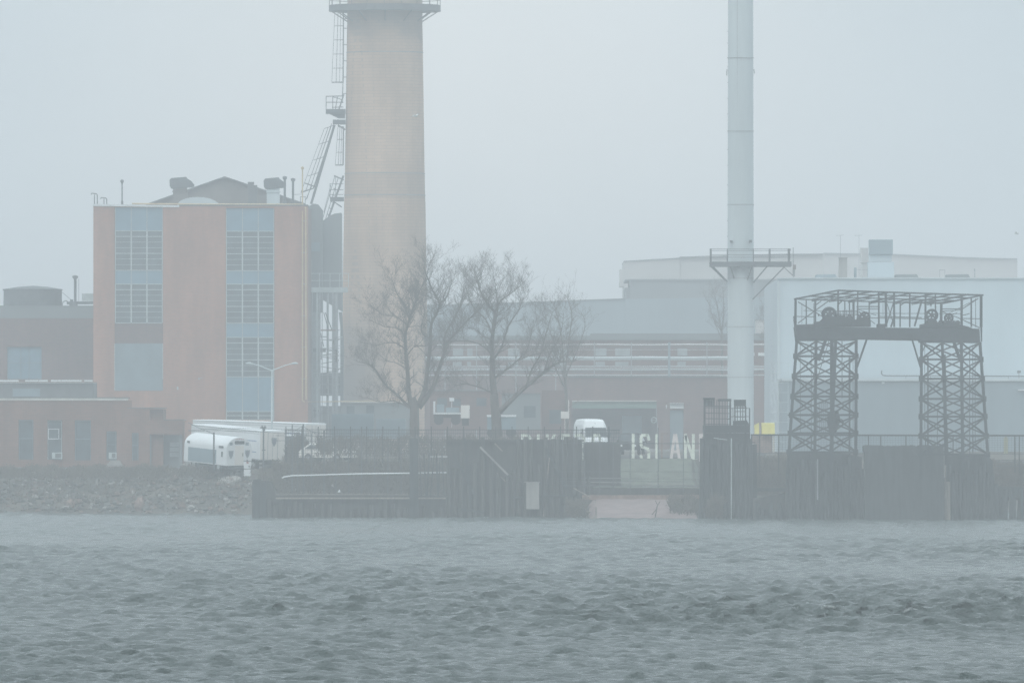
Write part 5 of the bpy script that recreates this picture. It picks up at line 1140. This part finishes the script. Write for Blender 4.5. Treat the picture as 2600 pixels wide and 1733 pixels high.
for px, py, w_, h_, m, lab in ((84,1207,17,12,'rockpale','pale lump high on the slope below the first tall window'),(246,1236,8,17,'rockpale','pale upright slab in the middle of the left rubble slope'),(151,1246,14,6,'rockpale','small pale stone left of the upright slab'),(178,1290,30,22,'rockred','large tan boulder near the water at the left'),(71,1276,9,7,'rockpale','small pale stone near the water at the far left'),(171,1292,46,8,'concrete','flat pale slab under the large tan boulder'),(352,1294,34,30,'rockred','broad reddish boulder beside the driftwood at the waterline'),(338,1258,9,9,'rockpale','light stone above the reddish boulder'),(349,1194,7,4,'rockpale','small pale stone under the low brick building, left of its bay'),(357,1197,8,5,'rockpale','slightly larger pale stone beside the small one by the brick building'),(433,1199,16,9,'rockpale','pale lump in front of the loading bay'),(470,1192,22,14,'concrete','pale block right of the loading bay'),(593,1206,13,7,'rockpale','pale tilted scrap of concrete left of the stacked cabinets'),(585,1222,62,16,'concrete','long flat concrete slab below the stacked cabinets'),(280,1302,6,5,'rockpale','tiny white stone right at the left waterline'),(640,1230,30,8,'concrete','flat slab at the left corner of the old pier')):
    shore_rock(px, py, w_, h_, m, lab, rnd)
labs = ['dark wet stone low on the left shore', 'dull stone half buried in the left slope']
b = MB(); b2 = MB(); b3 = MB()
for k in range(1150):
    px = rnd.uniform(-60, 648); py = rnd.uniform(1205, 1308); Yr = 900
    for _ in range(80):
        x = (px-1300)/F0*Yr
        if ground_z(x, Yr) >= P(px,py,Yr).z: break
        Yr += .6
    s = rnd.uniform(.12,.45)*(1.9 if rnd.random() < .12 else 1); bb = b if k % 10 < 6 else b2 if k % 10 < 9 else b3; r_ = rock_mesh(rnd, s, s, s*rnd.uniform(.4,.8)); z = ground_z(x,Yr)-.08*s
    bb.add([(v[0]+x, v[1]+Yr, v[2]+z) for v in r_.v], r_.f)
for q_, n_, m_ in ((b, 'rubble', 'rock'), (b2, 'brick_rubble', 'rubblebrown'), (b3, 'concrete_rubble', 'concrete')):
    o = q_.build(n_, M[m_], None, raw=True); o['kind'] = 'stuff'
for pts, m, lab in (([(575,1300),(586,1283),(602,1258)],'rockred','slanted reddish-brown branch sticking up from the water by the left shore'),([(372,1262),(400,1275),(440,1302)],'timber3','long pale driftwood trunk sloping down to the water on the left'),([(338,1272),(356,1284),(372,1302)],'timber3','shorter driftwood limb crossing beside the reddish boulder'),([(416,1232),(440,1238),(458,1252)],'timber3','curved grey branch half way up the left slope'),([(630,1230),(650,1226),(672,1222)],'timber3','thin pale plank by the left corner of the old pier'),([(1496,1300),(1476,1288),(1458,1306)],'timber3','arched pale root at the left edge of the beach')):
    Yr = 934 if pts[0][0] < 700 else 870
    b = MB(); b.tube([P(x,y,Yr+i*.2) for i,(x,y) in enumerate(pts)],[.13,.10,.05],7); b.single('driftwood', M[m], lab, 'driftwood', 'driftwood along the left shore')
brushmass('beach_scrub', None, 1700, 1800, 1268, 1318, 869, 4, 1300, 'brush', 18, 13, kind='stuff')
brushmass('pier_scrub', None, 1440, 1492, 1275, 1315, 869, 3, 500, 'brush', 16, 17, kind='stuff')
brushmass('bank_scrub', None, 1905, 2020, 1168, 1260, 866, 6, 2600, 'brush', 18, 19, kind='stuff')
brushmass('pier_top_scrub', None, 2500, 2640, 1180, 1245, 866, 6, 3200, 'brush', 16, 29, kind='stuff')
brushmass('leafless_shrub', 'thin leafless shrub arching out of the foot of the dark lift structure', 1795, 1835, 1268, 1316, 856, 1.2, 420, seed=23, hpx=22, arch=22)

# ------------------------------------------------------------------ bare trees
def tree(lab, limbs, Y, seed, m='bark', lv=3, dens=1.0, tw=1.0, grp='bare trees in the yard', top=None):
    """limbs: list of (pixel polyline, base radius in metres). Twigs branch off every limb in three dimensions."""
    rnd = random.Random(seed); base = limbs[0][0][0]; t = thing('bare_tree', lab, 'tree', P(base[0], base[1], Y), grp)
    tr = MB(); cr = MB()
    def twig(p, d, L, r, lev):
        seg = 3 if lev else 2; pts = [p]; c = p; dd = d.copy()
        for i in range(seg):
            dd = (dd + Vector((rnd.gauss(0,.22), rnd.gauss(0,.22), rnd.gauss(.10,.16)))).normalized(); c = c + dd*L/seg; pts.append(c)
        cr.tube(pts, [r*(1-.75*i/seg) for i in range(seg+1)], 4 if lev > 1 else 3, False)
        if lev == 0: return
        n = int(rnd.uniform(3.2, 5.2)*dens)+1
        for k in range(n):
            u = rnd.uniform(.25, 1); i = min(int(u*seg), seg-1); q = pts[i].lerp(pts[i+1], u*seg-i)
            ax = Vector((rnd.gauss(0,1), rnd.gauss(0,1), rnd.gauss(0,.6))).normalized(); nd = (dd*.75 + ax*.75 + Vector((0,0,.22))).normalized()
            twig(q, nd, L*rnd.uniform(.45,.68), max(r*.48, .0056*tw), lev-1)
    for li, (px, r0, r1) in enumerate(limbs):
        pts = []; yo = 0
        for i, (x, y) in enumerate(px):
            yo = (rnd.uniform(-.9,.9)*min(1, i/2)*1.3 if li else 0); pts.append(P(x, y, Y+yo*(i/len(px))))
        # smooth subdivision of the polyline
        sm = []
        for i in range(len(pts)-1):
            a = pts[max(i-1,0)]; b_ = pts[i]; c = pts[i+1]; d = pts[min(i+2,len(pts)-1)]
            for s in (0,.25,.5,.75):
                s2, s3 = s*s, s*s*s; sm.append(.5*((2*b_)+(c-a)*s+(2*a-5*b_+4*c-d)*s2+(3*b_-a-3*c+d)*s3))
        sm.append(pts[-1]); n = len(sm); rs = [r0+(r1-r0)*(i/(n-1))**.8 for i in range(n)]
        tr.tube(sm, [q_*.84 for q_ in rs], 8, True)
        if li == 0 and r0 > .25: continue
        for i in range(2, n):
            L = 2.1*(.55+.45*i/n) if i < n-1 else 1.7; dirv = (sm[i]-sm[i-1]).normalized()
            for k in range(1 + (rnd.random() < .8*dens) + (i > n*.6) ):
                ax = Vector((rnd.gauss(0,1), rnd.gauss(0,1), rnd.gauss(.1,.5))).normalized()
                nd = (dirv*.45 + ax*.8 + Vector((0,0,.30))).normalized(); twig(sm[i], nd, L*rnd.uniform(.5,1.1)*tw, max(min(rs[i]*.36,.036), .013), lv)
    tr.build('trunk', M[m], t, smooth=True); cr.build('crown', M[m], t)
def Z1(p): return [(880+x/3.484, 650+y/3.484) for x, y in p]
tree('large bare tree in front of the right side of the tan chimney, trunk splitting low', [
 (Z1([(600,1750),(600,1450),(598,1330),(575,1250)]), .52, .38),
 (Z1([(575,1330),(550,1200),(538,1000),(525,850),(520,700),(555,560),(600,430),(640,370)]), .26, .06),
 (Z1([(560,570),(500,420),(440,320),(400,200)]), .09, .03),
 (Z1([(600,430),(650,300),(700,200),(740,60)]), .08, .02),
 (Z1([(630,1320),(690,1180),(715,1000),(738,800),(750,600),(800,500),(820,420),(760,300),(700,150)]), .26, .05),
 (Z1([(820,430),(900,330),(930,200)]), .07, .02),
 (Z1([(640,1340),(760,1170),(815,1000),(850,900),(900,760),(960,690),(1060,580),(1180,465)]), .27, .05),
 (Z1([(860,880),(870,700),(950,560),(1010,420),(1040,250)]), .12, .03),
 (Z1([(560,1340),(450,1230),(340,1130),(260,1010),(200,960),(90,930)]), .15, .03),
 (Z1([(540,1330),(420,1280),(300,1290),(180,1250)]), .08, .02),
 (Z1([(530,830),(440,770),(340,770),(220,810)]), .08, .02),
 (Z1([(510,700),(460,640),(330,620),(200,560)]), .07, .02),
 (Z1([(540,610),(430,530),(330,520),(200,430)]), .07, .02),
 (Z1([(740,730),(660,660),(690,480),(640,400)]), .08, .02),
 (Z1([(545,870),(600,800),(700,795),(760,780)]), .06, .02),
 (Z1([(530,1000),(430,940),(340,930)]), .05, .02),
], 925, 3, dens=.74)
tree('large bare spreading tree between the chimney and the garage', [
 (Z1([(1330,1750),(1325,1440),(1312,1330),(1305,1220)]), .55, .38),
 (Z1([(1305,1230),(1290,1050),(1290,900),(1285,780),(1300,620),(1310,500),(1250,430),(1180,300),(1150,180)]), .34, .05),
 (Z1([(1305,520),(1360,400),(1440,340),(1560,240)]), .10, .02),
 (Z1([(1310,600),(1340,440),(1320,300),(1300,160)]), .09, .02),
 (Z1([(1350,1380),(1500,1230),(1640,1110),(1750,1020),(1880,940),(2020,930)]), .28, .04),
 (Z1([(1590,1160),(1640,1000),(1720,860),(1760,700),(1820,500)]), .12, .03),
 (Z1([(1750,1020),(1800,860),(1890,700),(1920,520)]), .09, .02),
 (Z1([(1300,1210),(1180,1160),(1050,1130),(960,1150),(890,1190)]), .09, .02),
 (Z1([(1285,860),(1180,780),(1050,750),(900,760)]), .09, .02),
 (Z1([(1285,740),(1200,700),(1120,640),(1040,640)]), .07, .02),
 (Z1([(1300,1080),(1400,1010),(1500,930),(1600,820),(1640,640)]), .12, .03),
 (Z1([(1310,900),(1380,780),(1430,620),(1520,480),(1560,380)]), .12, .03),
 (Z1([(1290,700),(1230,560),(1120,450),(1060,300)]), .10, .02),
 (Z1([(1500,930),(1620,880),(1760,850),(1900,830)]), .07, .02),
], 930, 5, dens=.74)
tree('smaller bare tree with fine upright twigs behind the big spreading tree', [
 ([(1440,1120),(1438,1010),(1434,950)], .2, .15),
 ([(1434,960),(1428,880),(1420,820),(1405,770)], .11, .03),
 ([(1434,950),(1445,860),(1452,800),(1440,755)], .11, .03),
 ([(1434,960),(1465,890),(1485,830),(1480,800)], .09, .02),
 ([(1432,980),(1395,900),(1370,840),(1360,790)], .09, .02),
 ([(1420,900),(1400,850),(1380,800)], .06, .02),
], 1060, 8, dens=.42)
tree('faint small bare tree just left of the tall white stack', [
 ([(1835,1120),(1833,880),(1832,840)], .2, .12), ([(1832,850),(1825,800),(1815,750)], .09, .03), ([(1832,845),(1838,790),(1835,730)], .09, .03), ([(1832,860),(1812,810),(1800,770)], .07, .02)], 1222, 9, dens=.6)
tree('faint small bare tree seen between the stack and the white building', [
 ([(1955,1120),(1955,900),(1953,870)], .2, .12), ([(1953,875),(1945,840),(1940,815)], .08, .03), ([(1953,870),(1960,835),(1958,808)], .08, .03)], 1225, 10, dens=.74)

# ------------------------------------------------------------------ gulls
def gull(lab, px, py, Yg, span, bank, head):
    t = thing('gull', lab, 'bird', P(px, py, Yg), 'gulls in flight', (0, R(bank), R(head)))
    b = MB(); pr3 = [(-.26,.005,.0),(-.2,.03,.0),(-.08,.06,.005),(.06,.062,.01),(.14,.045,.025),(.19,.04,.035),(.23,.022,.03),(.265,.004,.022)]; n = 8
    for y, r, z in pr3:
        for k in range(n): a = 2*math.pi*k/n; b.v.append((r*math.cos(a), -y, z+r*math.sin(a)))
    for i in range(len(pr3)-1):
        for k in range(n): k2 = (k+1)%n; b.f.append((i*n+k,(i+1)*n+k,(i+1)*n+k2,i*n+k2))
    b.v = [(v[0]*1.2, v[1]*1.2, v[2]*1.2) for v in b.v]
    h = span/2
    for s in (-1, 1):        # wings belong to the same body mesh
        q = [(.05*s,-.09,.03),(.05*s,.10,.02),(h*.5*s,-.12,.16),(h*.5*s,.07,.14),(h*s,.06,.02),(h*.98*s,.10,.015)]
        top_ = [Vector(v) for v in q]; bot_ = [v-Vector((0,0,.018)) for v in top_]
        m_ = len(q); b.add(top_+bot_, [(0,1,3,2),(2,3,5,4),(6,8,9,7),(8,10,11,9),(0,2,8,6),(2,4,10,8),(4,5,11,10),(5,3,9,11),(3,1,7,9),(1,0,6,7)])
    b.build('body', M['feather'], t, raw=True, smooth=True)
    for s in (-1, 1):
        b = MB(); b.add([(h*.8*s,-.02,.072),(h*.8*s,.10,.07),(h*1.05*s,.10,.012),(h*.8*s,-.02,.045),(h*.8*s,.10,.043),(h*1.05*s,.10,.0)], [(0,1,2),(5,4,3),(0,2,5,3),(1,4,5,2),(0,3,4,1)]); b.build('wing_tip', M['featherg'], t, raw=True)
gull('white gull with dark wing tips flying in front of the tan chimney', 1056, 295, 960, .80, -14, 35)
gull('distant dark gull flying at the right edge above the white building', 2581, 593, 1200, .95, 14, 60)

# ------------------------------------------------------------------ haze
hz = MB(); hz.box(-3400, 3400, -70, 6100, -3.2, 75)
hm = bpy.data.materials.new('haze_air'); hm.use_nodes = True; t = hm.node_tree
t.nodes.remove(t.nodes['Principled BSDF'])
pv = t.nodes.new('ShaderNodeVolumePrincipled'); pv.inputs['Color'].default_value = (.944, .952, .960, 1); pv.inputs['Density'].default_value = .00067; pv.inputs['Anisotropy'].default_value = .35
t.links.new(pv.outputs[0], t.nodes['Material Output'].inputs['Volume'])
ho = hz.build('haze', hm, None, raw=True); ho['kind'] = 'stuff'
